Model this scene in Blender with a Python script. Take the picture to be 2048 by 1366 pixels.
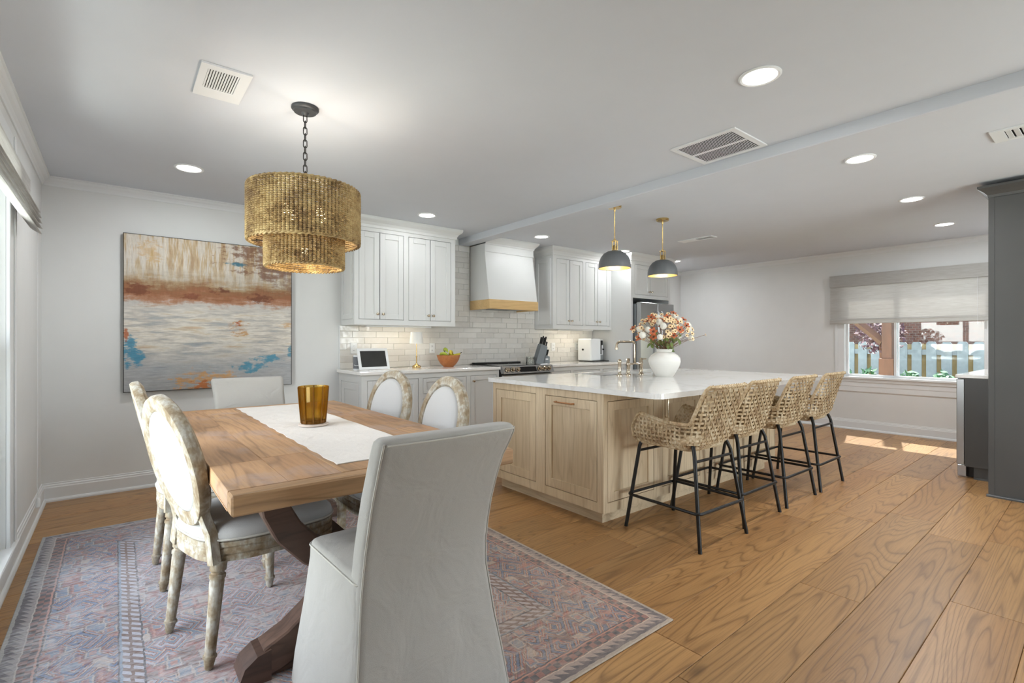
import bpy, bmesh, math, random
from math import sin, cos, pi, radians, sqrt, atan2
from mathutils import Vector, Matrix
random.seed(7)
for o in list(bpy.data.objects): bpy.data.objects.remove(o, do_unlink=True)
SC = bpy.context.scene
COL = SC.collection

# ------------------------------------------------------------------ camera
YAW = radians(51.5)                      # angle between the view axis and the kitchen wall (+X)
cam_d = bpy.data.cameras.new('camera'); cam = bpy.data.objects.new('camera', cam_d); COL.objects.link(cam)
cam.location = (0, 0, 1.21); cam.rotation_euler = (pi/2, 0, YAW - pi/2)
cam_d.sensor_width = 36; cam_d.lens = 36*995/2048; cam_d.clip_start = .05; cam_d.clip_end = 200
SC.camera = cam
# ------------------------------------------------------------------ world, sun, daylight, exposure
W = bpy.data.worlds.new('sky'); SC.world = W; W.use_nodes = True
wn = W.node_tree.nodes; wl = W.node_tree.links
for n in list(wn): wn.remove(n)
wo = wn.new('ShaderNodeOutputWorld'); wb = wn.new('ShaderNodeBackground'); sk = wn.new('ShaderNodeTexSky')
sk.sky_type = 'NISHITA'; sk.sun_disc = False; sk.sun_elevation = radians(52); sk.sun_rotation = radians(100)
wl.new(sk.outputs[0], wb.inputs[0]); wl.new(wb.outputs[0], wo.inputs[0]); wb.inputs[1].default_value = .55
sd = bpy.data.lights.new('sun', 'SUN'); sun = bpy.data.objects.new('sun', sd); COL.objects.link(sun)
sd.energy = 44; sd.angle = radians(.8); sd.color = (1, .97, .92)
sun.rotation_euler = Vector((-.735, -.2, -1)).to_track_quat('-Z', 'Y').to_euler()
def area(name, loc, direction, sx, sy, power, color=(1, 1, 1), shape='RECTANGLE', spread=180):
    d = bpy.data.lights.new(name, 'AREA'); d.shape = shape; d.size = sx; d.size_y = sy; d.energy = power; d.color = color
    d.spread = radians(spread)
    o = bpy.data.objects.new(name, d); COL.objects.link(o); o.location = loc
    o.rotation_euler = Vector(direction).to_track_quat('-Z', 'Y').to_euler()
    return o
area('added_fill_near_wall', (3.75, -3.3, .85), (.05, 1, .5), 2.8, 2.2, 225, (.93, .965, 1))  # added fill lamp behind the camera, tilted up to brighten the ceiling
area('daylight_left_window', (-2.0, 2.5, 1.5), (1, 0, 0), 3.4, 2.8, 250, (.98, .985, 1))
area('daylight_far_window', (8.22, 1.815, 1.74), (-1, 0, -.15), 1.42, .62, 7, (.96, .98, 1))
SC.view_settings.view_transform = 'Standard'; SC.view_settings.look = 'None'
SC.view_settings.gamma = 1; SC.view_settings.use_curve_mapping = False
SC.view_settings.exposure = 0.38

# ------------------------------------------------------------------ material helpers
def lin(c):
    r = []
    for v in c[:3]:
        v = v/255.
        r.append(v/12.92 if v <= .04045 else ((v+.055)/1.055)**2.4)
    return (r[0], r[1], r[2], 1)
class NT:
    def __init__(s, name):
        s.m = bpy.data.materials.new(name); s.m.use_nodes = True; s.t = s.m.node_tree
        for n in list(s.t.nodes): s.t.nodes.remove(n)
        s.out = s.t.nodes.new('ShaderNodeOutputMaterial')
    def n(s, ty, **kw):
        x = s.t.nodes.new(ty)
        for k, v in kw.items(): setattr(x, k, v)
        return x
    def put(s, sock, v):
        if isinstance(v, bpy.types.NodeSocket): s.t.links.new(v, sock)
        elif v is not None: sock.default_value = v
    def math(s, op, a, b=None, c=None, clamp=False):
        x = s.n('ShaderNodeMath', operation=op, use_clamp=clamp); s.put(x.inputs[0], a)
        if b is not None: s.put(x.inputs[1], b)
        if c is not None: s.put(x.inputs[2], c)
        return x.outputs[0]
    def mix(s, f, a, b, bt='MIX'):
        x = s.n('ShaderNodeMix', data_type='RGBA', blend_type=bt); s.put(x.inputs[0], f)
        s.put(x.inputs[6], a); s.put(x.inputs[7], b); return x.outputs[2]
    def ramp(s, f, stops, const=False):
        x = s.n('ShaderNodeValToRGB'); s.put(x.inputs[0], f); r = x.color_ramp
        if const: r.interpolation = 'CONSTANT'
        while len(r.elements) < len(stops): r.elements.new(.5)
        for e, (p, c) in zip(r.elements, stops):
            e.position = p; e.color = c if not isinstance(c, (int, float)) else (c, c, c, 1)
        return x.outputs[0]
    def noise(s, v, scale=1., detail=2., rough=.5, dist=0.):
        x = s.n('ShaderNodeTexNoise'); s.put(x.inputs['Vector'], v); s.put(x.inputs['Scale'], scale)
        s.put(x.inputs['Detail'], detail); s.put(x.inputs['Roughness'], rough); s.put(x.inputs['Distortion'], dist)
        return x.outputs[0]
    def voro(s, v, scale, feat='F1', metric='EUCLIDEAN', rnd=1.):
        x = s.n('ShaderNodeTexVoronoi', feature=feat, distance=metric); s.put(x.inputs['Vector'], v)
        s.put(x.inputs['Scale'], scale); s.put(x.inputs['Randomness'], rnd); return x
    def obj(s): return s.n('ShaderNodeTexCoord').outputs['Object']
    def rand(s): return s.n('ShaderNodeObjectInfo').outputs['Random']
    def sep(s, v): x = s.n('ShaderNodeSeparateXYZ'); s.put(x.inputs[0], v); return x.outputs
    def comb(s, a, b, c):
        x = s.n('ShaderNodeCombineXYZ'); s.put(x.inputs[0], a); s.put(x.inputs[1], b); s.put(x.inputs[2], c); return x.outputs[0]
    def vmul(s, v, k):
        x = s.n('ShaderNodeVectorMath', operation='MULTIPLY'); s.put(x.inputs[0], v); s.put(x.inputs[1], k); return x.outputs[0]
    def vadd(s, v, k):
        x = s.n('ShaderNodeVectorMath', operation='ADD'); s.put(x.inputs[0], v); s.put(x.inputs[1], k); return x.outputs[0]
    def bump(s, h, st=.3, d=.01):
        x = s.n('ShaderNodeBump'); s.put(x.inputs['Height'], h); x.inputs['Strength'].default_value = st
        x.inputs['Distance'].default_value = d; return x.outputs[0]
    def bsdf(s, col, rough=.5, metal=0., normal=None, **kw):
        x = s.n('ShaderNodeBsdfPrincipled'); s.put(x.inputs['Base Color'], col); s.put(x.inputs['Roughness'], rough)
        s.put(x.inputs['Metallic'], metal)
        if normal is not None: s.put(x.inputs['Normal'], normal)
        for k, v in kw.items(): s.put(x.inputs[k.replace('_', ' ')], v)
        return x.outputs[0]
    def done(s, sh): s.t.links.new(sh, s.out.inputs[0]); return s.m
M = {}
def plain(name, rgb, rough=.5, metal=0., var=.04, vs=6., bump=0., bs=80., **kw):
    t = NT(name); c = lin(rgb); P = t.obj()
    f = t.noise(P, vs, 3)
    d = tuple(max(0, x*(1-var*2)) for x in c[:3])+(1,); l = tuple(min(1, x*(1+var*2)) for x in c[:3])+(1,)
    col = t.mix(f, d, l); nm = None
    if bump: nm = t.bump(t.noise(P, bs, 3), bump, .004)
    M[name] = t.done(t.bsdf(col, rough, metal, nm, **kw)); return M[name]
def wood(name, dark, mid, light, axis='x', ring=9., cross=3.2, along=.55, rough=.45, lines=.55, fiber=120., knots=False, vary=.22, worn=None, bump=.15):
    t = NT(name); r = t.rand(); P0 = t.obj()
    P = t.vadd(P0, t.comb(t.math('MULTIPLY', r, 31.), t.math('MULTIPLY', r, 57.), t.math('MULTIPLY', r, 43.)))
    k = {'x': (along, cross, cross), 'y': (cross, along, cross), 'z': (cross, cross, along)}[axis]
    kf = {'x': (5, fiber, fiber), 'y': (fiber, 5, fiber), 'z': (fiber, fiber, 5)}[axis]
    n1 = t.noise(t.vmul(P, k), 1., 2.5, .45, .35)
    fr = t.math('FRACT', t.math('MULTIPLY', n1, ring))
    lm = t.ramp(fr, [(0, 1.), (.16, .25), (.5, 0.), (.86, .15), (1, 1.)])
    fb = t.noise(t.vmul(P, kf), 1., 2)
    big = t.noise(t.vmul(P, k), .7, 2)
    c = t.mix(t.ramp(big, [(.32, 0.), (.68, 1.)]), lin(mid), lin(light))
    c = t.mix(t.math('MULTIPLY', lm, lines), c, lin(dark))
    c = t.mix(t.math('MULTIPLY', t.ramp(fb, [(.45, 0.), (.75, 1.)]), .35), c, lin(dark))
    if knots:
        kk = {'x': (.8, 2.1, 2.1), 'y': (2.1, .8, 2.1), 'z': (2.1, 2.1, .8)}[axis]
        vd = t.voro(t.vmul(P, kk), 1.).outputs['Distance']
        c = t.mix(t.ramp(vd, [(.02, .95), (.065, 0.)]), c, lin((60, 38, 22)))
    if worn:
        wm = t.ramp(t.noise(P0, 3.2, 5, .65), [(.5, 0.), (.68, .75)])
        c = t.mix(wm, c, lin(worn))
    v = t.math('ADD', t.math('MULTIPLY', r, vary*2), 1-vary)
    c = t.mix(1., c, t.comb(v, v, v), 'MULTIPLY')
    nm = t.bump(t.math('ADD', t.math('MULTIPLY', lm, -.6), fb), bump, .002)
    M[name] = t.done(t.bsdf(c, rough, 0, nm)); return M[name]
def emit(name, rgb, st):
    t = NT(name); e = t.n('ShaderNodeEmission'); e.inputs[0].default_value = lin(rgb); e.inputs[1].default_value = st
    M[name] = t.done(e.outputs[0])
def metal(name, rgb, rough=.25): plain(name, rgb, rough, 1., .03)
def fabric(name, rgb, scale=500., var=.05, trans=0., wr=.25):
    t = NT(name); P = t.obj(); a = t.noise(P, scale, 2); b = t.noise(P, 4., 3); w = t.noise(P, 7., 3, .5, .6)
    c = lin(rgb); d = tuple(x*(1-var*3) for x in c[:3])+(1,)
    col = t.mix(t.math('MULTIPLY', t.math('ADD', a, b), .5), d, tuple(min(1, x*(1+var)) for x in c[:3])+(1,))
    nm = t.bump(t.math('ADD', t.math('MULTIPLY', a, .06), t.math('MULTIPLY', w, wr*4)), .6, .022)
    sh = t.bsdf(col, .9, 0, nm, Sheen_Weight=.15)
    if trans:
        tr = t.n('ShaderNodeBsdfTranslucent'); t.put(tr.inputs[0], col); mx = t.n('ShaderNodeMixShader')
        mx.inputs[0].default_value = trans; t.t.links.new(sh, mx.inputs[1]); t.t.links.new(tr.outputs[0], mx.inputs[2]); sh = mx.outputs[0]
    M[name] = t.done(sh); return M[name]
def glassy(name, rgb, rough=.02, refl=.08):
    t = NT(name); tr = t.n('ShaderNodeBsdfTransparent'); tr.inputs[0].default_value = lin(rgb)
    gl = t.n('ShaderNodeBsdfGlossy'); gl.inputs['Roughness'].default_value = rough
    lw = t.n('ShaderNodeLayerWeight'); lw.inputs[0].default_value = .25
    f = t.math('ADD', t.math('MULTIPLY', lw.outputs['Fresnel'], .8), refl*.4, clamp=True)
    mx = t.n('ShaderNodeMixShader'); t.put(mx.inputs[0], f); t.t.links.new(tr.outputs[0], mx.inputs[1]); t.t.links.new(gl.outputs[0], mx.inputs[2])
    M[name] = t.done(mx.outputs[0])

plain('wall', (223, 224, 223), .85, var=.012, bump=.06, bs=160)
plain('ceiling', (210, 214, 221), .9, var=.01, bump=.05, bs=140)
plain('trim', (226, 228, 229), .45, var=.01)
plain('cab_white', (214, 215, 214), .38, var=.012)
plain('cab_grey', (206, 206, 203), .4, var=.012)
plain('cab_dark', (80, 80, 79), .42, var=.05, vs=3)
plain('subfloor', (50, 34, 22), .9)
plain('grout', (205, 203, 198), .9)
plain('black', (22, 22, 23), .35); plain('black_metal', (44, 43, 42), .42, .6); plain('rubber', (20, 20, 20), .8)
plain('black_glass', (12, 12, 14), .06, var=0)
plain('white_plastic', (232, 234, 235), .35, var=.01); plain('grey_cloth', (120, 122, 126), .9, bump=.4, bs=900)
metal('brass', (204, 176, 120), .25); metal('nickel', (205, 192, 172), .12); metal('steel', (176, 178, 180), .28); metal('copper', (200, 150, 110), .3)
plain('pendant_grey', (104, 107, 109), .5, .1); plain('pendant_gold', (226, 202, 150), .35, .6)
plain('canopy_grey', (74, 76, 78), .45, .4)
plain('ceramic', (226, 224, 218), .7, var=.03, vs=9, bump=.25, bs=40)
plain('marble', (205, 190, 178), .4, var=.1, vs=30)
plain('block_grey', (116, 122, 126), .5)
plain('leaf', (104, 122, 62), .6, var=.25, vs=40); plain('leaf_dark', (52, 96, 62), .6, var=.3, vs=15); plain('leaf_maroon', (74, 40, 48), .6, var=.3, vs=15)
plain('stem', (120, 84, 58), .7); plain('petal_cream', (238, 210, 164), .7, var=.06, vs=60); plain('petal_rust', (184, 96, 54), .7, var=.18, vs=60)
plain('pompom', (244, 240, 228), .9, var=.05, vs=90, bump=.8, bs=300); plain('flower_eye', (92, 52, 34), .8)
plain('banana', (206, 190, 62), .5, var=.15, vs=30); plain('banana_green', (160, 176, 58), .5, var=.15, vs=30); plain('banana_tip', (60, 46, 26), .7)
plain('bark', (96, 62, 44), .85, var=.2, vs=12, bump=.4, bs=30)
plain('ground', (96, 104, 70), .95, var=.3, vs=4, bump=.5, bs=20)
plain('fence_pale', (136, 146, 152), .85, var=.18, vs=9, bump=.3, bs=30); plain('fence_wood', (128, 112, 78), .85, var=.2, vs=9, bump=.3, bs=30)
plain('white_paint', (232, 232, 230), .5, var=.01); plain('screen_dark', (52, 52, 50), .15, var=.12, vs=12)
plain('amber_rib', (112, 72, 16), .15, var=.1); metal('sink_steel', (96, 96, 96), .4); plain('shade_black', (18, 18, 18), .9)
wood('oak_floor', (92, 60, 32), (162, 118, 72), (184, 142, 92), 'x', 34., 3.4, .36, .36, .55, 170, True, .17)
wood('oak_z', (166, 138, 102), (212, 190, 156), (226, 206, 174), 'z', 9., 5., .6, .5, .32, 160, True, .05)
wood('oak_y', (166, 138, 102), (212, 190, 156), (226, 206, 174), 'y', 9., 5., .6, .5, .32, 160, False, .05)
wood('oak_x', (164, 128, 82), (208, 174, 120), (218, 188, 138), 'x', 7., 5., .6, .5, .22, 160, False, .05)
wood('table_y', (102, 74, 50), (172, 130, 92), (194, 154, 112), 'y', 8., 5., .6, .6, .5, 90, True, .16, (166, 144, 132), .4)
wood('table_x', (104, 78, 54), (168, 128, 90), (190, 152, 110), 'x', 8., 6., .8, .6, .5, 90, False, .08, None, .5)
wood('trestle', (46, 32, 26), (84, 62, 52), (104, 78, 64), 'x', 6., 8., 1.2, .5, .45, 60, False, .05)
wood('bowl_wood', (150, 84, 40), (186, 112, 60), (206, 138, 82), 'x', 5., 12., 5., .45, .35, 60)
wood('post_wood', (48, 30, 20), (76, 50, 36), (90, 60, 44), 'z', 5., 8., 1., .8, .4, 60)
fabric('linen', (178, 175, 169)); fabric('linen_seam', (198, 195, 186)); fabric('oval_fabric', (184, 183, 181), wr=.05); fabric('runner_cloth', (226, 220, 212), 160, .07)
fabric('lamp_cloth', (246, 245, 241), 300, .02, .08)
emit('downlight', (255, 252, 246), 7.); emit('bulb_warm', (255, 220, 165), 9.); emit('led', (255, 250, 240), 10.)
glassy('pane', (246, 248, 248)); glassy('jar_glass', (244, 246, 246), .03, .1)
def _extra():
    # quartz worktop
    t = NT('quartz'); P = t.obj(); v = t.noise(t.vadd(P, t.vmul(t.comb(t.noise(P, 2.), t.noise(P, 1.5), 0), (.6, .6, 0))), 1.6, 4, .6)
    m = t.ramp(v, [(.475, 0.), (.5, .35), (.525, 0.)])
    M['quartz'] = t.done(t.bsdf(t.mix(m, lin((232, 230, 226)), lin((206, 200, 192))), .09, 0, None))
    # glazed tile
    t = NT('tile'); P = t.obj(); r = t.rand()
    c = t.ramp(r, [(0, lin((208, 205, 200))), (.4, lin((216, 213, 208))), (.8, lin((222, 220, 215))), (1, lin((226, 224, 220)))])
    Q = t.vadd(P, t.comb(t.math('MULTIPLY', r, 40.), t.math('MULTIPLY', r, 17.), r))
    M['tile'] = t.done(t.bsdf(t.mix(.25, c, t.mix(t.noise(Q, 14., 3), lin((190, 186, 180)), lin((236, 234, 230)))), .12, 0, t.bump(t.noise(Q, 11., 2), .35, .02)))
    # amber glass
    t = NT('amber'); tr = t.n('ShaderNodeBsdfTransparent'); tr.inputs[0].default_value = (.86, .74, .40, 1)
    gl = t.n('ShaderNodeBsdfGlossy'); gl.inputs['Roughness'].default_value = .05; gl.inputs[0].default_value = (.9, .75, .45, 1)
    df = t.n('ShaderNodeBsdfTranslucent'); df.inputs[0].default_value = (.55, .33, .05, 1)
    lw = t.n('ShaderNodeLayerWeight'); lw.inputs[0].default_value = .35
    m1 = t.n('ShaderNodeMixShader'); m1.inputs[0].default_value = .22; t.t.links.new(tr.outputs[0], m1.inputs[1]); t.t.links.new(df.outputs[0], m1.inputs[2])
    mx = t.n('ShaderNodeMixShader'); t.put(mx.inputs[0], t.math('MULTIPLY', lw.outputs['Fresnel'], .7)); t.t.links.new(m1.outputs[0], mx.inputs[1]); t.t.links.new(gl.outputs[0], mx.inputs[2]); M['amber'] = t.done(mx.outputs[0])
    t = NT('chair_wood'); P = t.obj(); a = t.noise(P, 16., 4, .6); b = t.noise(t.vmul(P, (90, 90, 30)), 1., 3)
    c = t.ramp(a, [(.36, lin((132, 114, 88))), (.46, lin((158, 146, 124))), (.56, lin((176, 171, 158))), (.66, lin((186, 183, 175)))])
    c = t.mix(t.math('MULTIPLY', t.ramp(b, [(.4, 1.), (.6, 0.)]), .45), c, lin((120, 100, 76)))
    M['chair_wood'] = t.done(t.bsdf(c, .75, 0, t.bump(b, .4, .003)))
    # wicker for stools: strand colour varies along the strand
    for nm, cols in (('wicker', ((138, 110, 78), (184, 160, 124), (212, 196, 166))), ('seagrass', ((108, 82, 48), (160, 134, 88), (190, 168, 120)))):
        t = NT(nm); P = t.obj(); v = t.noise(P, 9., 3); w = t.noise(P, 60., 2)
        c = t.ramp(t.math('ADD', t.math('MULTIPLY', v, .6), t.math('MULTIPLY', w, .4)), [(.36, lin(cols[0])), (.5, lin(cols[1])), (.64, lin(cols[2]))])
        M[nm] = t.done(t.bsdf(c, .65, 0, t.bump(t.noise(P, 220., 2), .4, .003)))
    # brick far behind the fence
    t = NT('brick_far'); b = t.n('ShaderNodeTexBrick'); P = t.sep(t.obj()); t.put(b.inputs['Vector'], t.comb(P[1], P[2], 0))
    b.inputs['Scale'].default_value = 4.2; b.inputs['Color1'].default_value = lin((134, 84, 66)); b.inputs['Color2'].default_value = lin((104, 66, 54))
    b.inputs['Mortar'].default_value = lin((150, 140, 128)); b.inputs['Mortar Size'].default_value = .015
    M['brick_far'] = t.done(t.bsdf(b.outputs[0], .9))
    # woven roman shade: fine horizontal slubs
    t = NT('shade_cloth'); P = t.obj(); a = t.noise(t.vmul(P, (9, 9, 300)), 1., 3); b2 = t.noise(t.vmul(P, (3, 3, 60)), 1., 2)
    c = t.mix(t.ramp(t.math('ADD', t.math('MULTIPLY', a, .75), t.math('MULTIPLY', b2, .25)), [(.3, 0.), (.68, 1.)]), lin((196, 193, 188)), lin((220, 219, 216)))
    d = t.bsdf(c, .9, 0, t.bump(a, .3, .003)); tr = t.n('ShaderNodeBsdfTranslucent'); t.put(tr.inputs[0], c)
    mx = t.n('ShaderNodeMixShader'); mx.inputs[0].default_value = .42
    t.t.links.new(d, mx.inputs[1]); t.t.links.new(tr.outputs[0], mx.inputs[2]); M['shade_cloth'] = t.done(mx.outputs[0])
_extra()
def _rug():
    t = NT('rug'); P = t.obj(); s = t.sep(P); x, y = s[0], s[1]
    wob = t.math('MULTIPLY', t.math('SUBTRACT', t.noise(P, 30., 3), .5), .016)
    ax = t.math('ABSOLUTE', x); ay = t.math('ABSOLUTE', y)
    d = t.math('ADD', t.math('MINIMUM', t.math('SUBTRACT', 1.122, ax), t.math('SUBTRACT', 1.465, ay)), wob)
    along = t.math('ADD', x, y)
    # field and border motifs, mirrored left-right and end-to-end
    ns = t.n('ShaderNodeTexNoise'); t.put(ns.inputs['Vector'], t.vmul(P, (30., 90., 1))); ns.inputs['Scale'].default_value = 1.; ns.inputs['Detail'].default_value = 3
    A = t.vadd(t.comb(ax, ay, 0.), t.vmul(t.vadd(ns.outputs['Color'], (-.5, -.5, -.5)), (.016, .008, 0)))
    v1 = t.voro(t.vmul(A, (7., 5., 1)), 1., 'F1', 'MANHATTAN', .55); v2 = t.voro(t.vmul(A, (17., 13., 1)), 1., 'F1', 'CHEBYCHEV', .9)
    salmon, rust, slate, blue, cream, brown, dark, pale = [lin(c) for c in ((200, 138, 114), (160, 84, 64), (126, 146, 164), (88, 116, 154), (210, 194, 176), (118, 88, 72), (58, 56, 62), (192, 190, 198))]
    rng = t.math('FRACT', t.math('MULTIPLY', v1.outputs['Distance'], 2.6))
    field = t.ramp(rng, [(0, rust), (.1, cream), (.18, slate), (.42, salmon), (.5, dark), (.55, pale), (.78, salmon), (.86, slate)], True)
    sm = t.ramp(t.math('FRACT', t.math('MULTIPLY', v2.outputs['Distance'], 2.)), [(0, rust), (.2, salmon), (.38, slate), (.62, cream), (.8, brown)], True)
    field = t.mix(t.ramp(t.noise(P, 5., 2), [(.45, 0.), (.55, .8)]), field, sm)
    bor = t.ramp(t.math('FRACT', t.math('MULTIPLY', v1.outputs['Distance'], 3.3)), [(0, rust), (.14, cream), (.22, brown), (.34, blue), (.62, dark), (.74, salmon), (.84, slate)], True)
    bor = t.mix(t.ramp(t.noise(P, 9., 2), [(.46, 0.), (.54, .7)]), bor, sm)
    chk = t.n('ShaderNodeTexChecker'); t.put(chk.inputs['Vector'], P); chk.inputs['Scale'].default_value = 36.
    chk.inputs['Color1'].default_value = lin((150, 98, 84)); chk.inputs['Color2'].default_value = dark
    tri = t.math('PINGPONG', along, .02)
    zz = t.math('GREATER_THAN', t.math('ADD', t.math('MULTIPLY', tri, 1.5), .028), t.math('SUBTRACT', d, .0))
    zig = t.mix(zz, lin((170, 156, 148)), lin((78, 72, 78)))
    zig2 = t.mix(t.math('GREATER_THAN', t.math('FRACT', t.math('MULTIPLY', along, 22.)), .5), pale, brown)
    c = zig
    def band(c, at, new): return t.mix(t.math('GREATER_THAN', d, at), c, new)
    c = t.mix(t.math('LESS_THAN', d, .016), c, lin((176, 170, 158)))
    c = band(c, .066, cream); c = band(c, .071, chk.outputs[0]); c = band(c, .115, salmon); c = band(c, .122, dark); c = band(c, .128, bor)
    c = band(c, .36, dark); c = band(c, .366, slate); c = band(c, .374, zig2); c = band(c, .395, brown); c = band(c, .405, zig2); c = band(c, .435, dark); c = band(c, .442, field)
    # cast of the light put into the colour: cooler on the window side, warmer towards the kitchen; worn pile shows the pale warp
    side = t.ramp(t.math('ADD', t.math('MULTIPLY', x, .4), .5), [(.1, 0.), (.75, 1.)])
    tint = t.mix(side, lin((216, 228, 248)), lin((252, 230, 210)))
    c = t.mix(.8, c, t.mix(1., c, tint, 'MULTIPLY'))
    wear = t.math('MULTIPLY', t.ramp(t.noise(t.vmul(P, (18., 60., 1)), 1., 4, .65), [(.36, 0.), (.60, 1.)]), t.ramp(t.noise(P, 2.4, 3), [(.36, .12), (.62, 1.)]))
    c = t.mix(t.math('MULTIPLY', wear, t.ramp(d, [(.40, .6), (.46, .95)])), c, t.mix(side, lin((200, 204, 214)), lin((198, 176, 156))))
    fine = t.noise(t.vmul(P, (60., 260., 1)), 1., 2)
    c = t.mix(t.math('MULTIPLY', t.ramp(fine, [(.4, 0.), (.7, 1.)]), .28), c, lin((80, 76, 84)))
    c = t.mix(.14, c, lin((214, 208, 208)))
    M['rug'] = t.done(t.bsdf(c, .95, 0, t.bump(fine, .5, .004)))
_rug()
def _painting():
    t = NT('painting'); P = t.obj(); s = t.sep(P)         # local: x 0..1.275, z 0..1.285
    u = t.math('DIVIDE', s[0], 1.275); v = t.math('DIVIDE', s[2], 1.285)
    nb = t.noise(P, 3.2, 4, .6); hs = t.noise(t.vmul(P, (3.2, 1, 24)), 1., 4, .6); vs = t.noise(t.vmul(P, (17, 1, 2.2)), 1., 4, .65)
    vw = t.math('ADD', v, t.math('MULTIPLY', t.math('SUBTRACT', nb, .5), .16))
    hz = t.math('ADD', t.math('ADD', vw, t.math('MULTIPLY', t.math('SUBTRACT', hs, .5), .16)), t.math('MULTIPLY', t.math('SUBTRACT', t.noise(t.vmul(P, (16, 1, 20)), 1., 6, .7), .5), .12))
    L = lin
    base = t.ramp(hz, [(0, L((158, 160, 162))), (.14, L((160, 163, 166))), (.24, L((178, 176, 172))), (.34, L((206, 198, 186))), (.46, L((208, 202, 192))), (.56, L((196, 192, 186))), (.60, L((172, 128, 100))), (.64, L((150, 98, 64))), (.68, L((142, 100, 66))), (.72, L((168, 144, 112))), (.76, L((186, 178, 162))), (.82, L((204, 198, 182))), (1, L((200, 186, 160)))])
    up = t.ramp(v, [(.70, 0.), (.82, 1.)])
    st = t.ramp(vs, [(.40, L((168, 134, 94))), (.47, L((192, 168, 130))), (.53, L((208, 200, 190))), (.62, L((214, 208, 198))), (.70, L((196, 158, 104)))])
    c = t.mix(t.math('MULTIPLY', up, .8), base, st)
    lo = t.ramp(v, [(.5, 1.), (.58, 0.)])
    ls = t.ramp(hs, [(.36, L((140, 150, 158))), (.45, L((190, 184, 174))), (.54, L((226, 222, 212))), (.63, L((206, 190, 160))), (.72, L((190, 150, 104)))])
    c = t.mix(t.math('MULTIPLY', t.math('MULTIPLY', lo, t.ramp(v, [(.16, .15), (.3, .75)])), .8), c, ls)
    fine = t.noise(t.vmul(P, (14, 1, 34)), 1., 6, .7); fv = t.noise(t.vmul(P, (7, 1, 16)), 1., 4, .6)
    def spot(c, cu, cv, ru, rv, col, k=.9):
        du = t.math('DIVIDE', t.math('SUBTRACT', u, cu), ru); dv = t.math('DIVIDE', t.math('SUBTRACT', v, cv), rv)
        q = t.math('ADD', t.math('MULTIPLY', du, du), t.math('MULTIPLY', dv, dv))
        q = t.math('ADD', q, t.math('MULTIPLY', t.math('SUBTRACT', t.math('ADD', fine, fv), 1.), 6.))
        return t.mix(t.math('MULTIPLY', t.ramp(q, [(.1, 1.), (1.5, 0.)]), k), c, L(col))
    c = spot(c, .85, .93, .30, .14, (128, 88, 64), .85); c = spot(c, .93, .82, .16, .12, (132, 102, 86), .7)
    c = spot(c, .03, .24, .075, .085, (52, 134, 164)); c = spot(c, .72, .145, .10, .045, (64, 138, 164)); c = spot(c, .84, .19, .09, .028, (66, 140, 166))
    c = spot(c, .63, .86, .075, .016, (58, 120, 140)); c = spot(c, .99, .25, .02, .05, (74, 136, 158)); c = spot(c, .87, .87, .03, .02, (86, 128, 150))
    c = spot(c, .45, .05, .18, .075, (204, 156, 98), .85); c = spot(c, .44, .025, .09, .035, (184, 104, 52), .85); c = spot(c, .64, .41, .07, .05, (188, 138, 74), .85)
    c = spot(c, .64, .44, .02, .02, (176, 88, 40)); c = spot(c, .97, .44, .07, .02, (204, 160, 96), .7); c = spot(c, .01, .37, .012, .04, (178, 98, 52)); c = spot(c, .14, .90, .07, .07, (198, 160, 98), .6)
    c = spot(c, .52, .67, .06, .035, (108, 58, 30), .9); c = spot(c, .78, .63, .09, .03, (112, 62, 34), .9); c = spot(c, .07, .65, .08, .035, (118, 66, 38), .9); c = spot(c, .36, .62, .06, .02, (122, 66, 38), .8)
    br = t.math('ADD', t.math('MULTIPLY', t.noise(t.vmul(P, (9, 1, 70)), 1., 5, .7), t.ramp(v, [(.55, 1.), (.7, .2)])), t.math('MULTIPLY', t.noise(t.vmul(P, (60, 1, 9)), 1., 5, .7), t.ramp(v, [(.55, .0), (.7, .8)])))
    bv = t.math('ADD', t.math('MULTIPLY', br, .9), .53); c = t.mix(1., c, t.comb(bv, bv, bv), 'MULTIPLY')
    M['painting'] = t.done(t.bsdf(c, .6, 0, t.bump(t.math('ADD', hs, vs), .35, .006)))
_painting()

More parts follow.
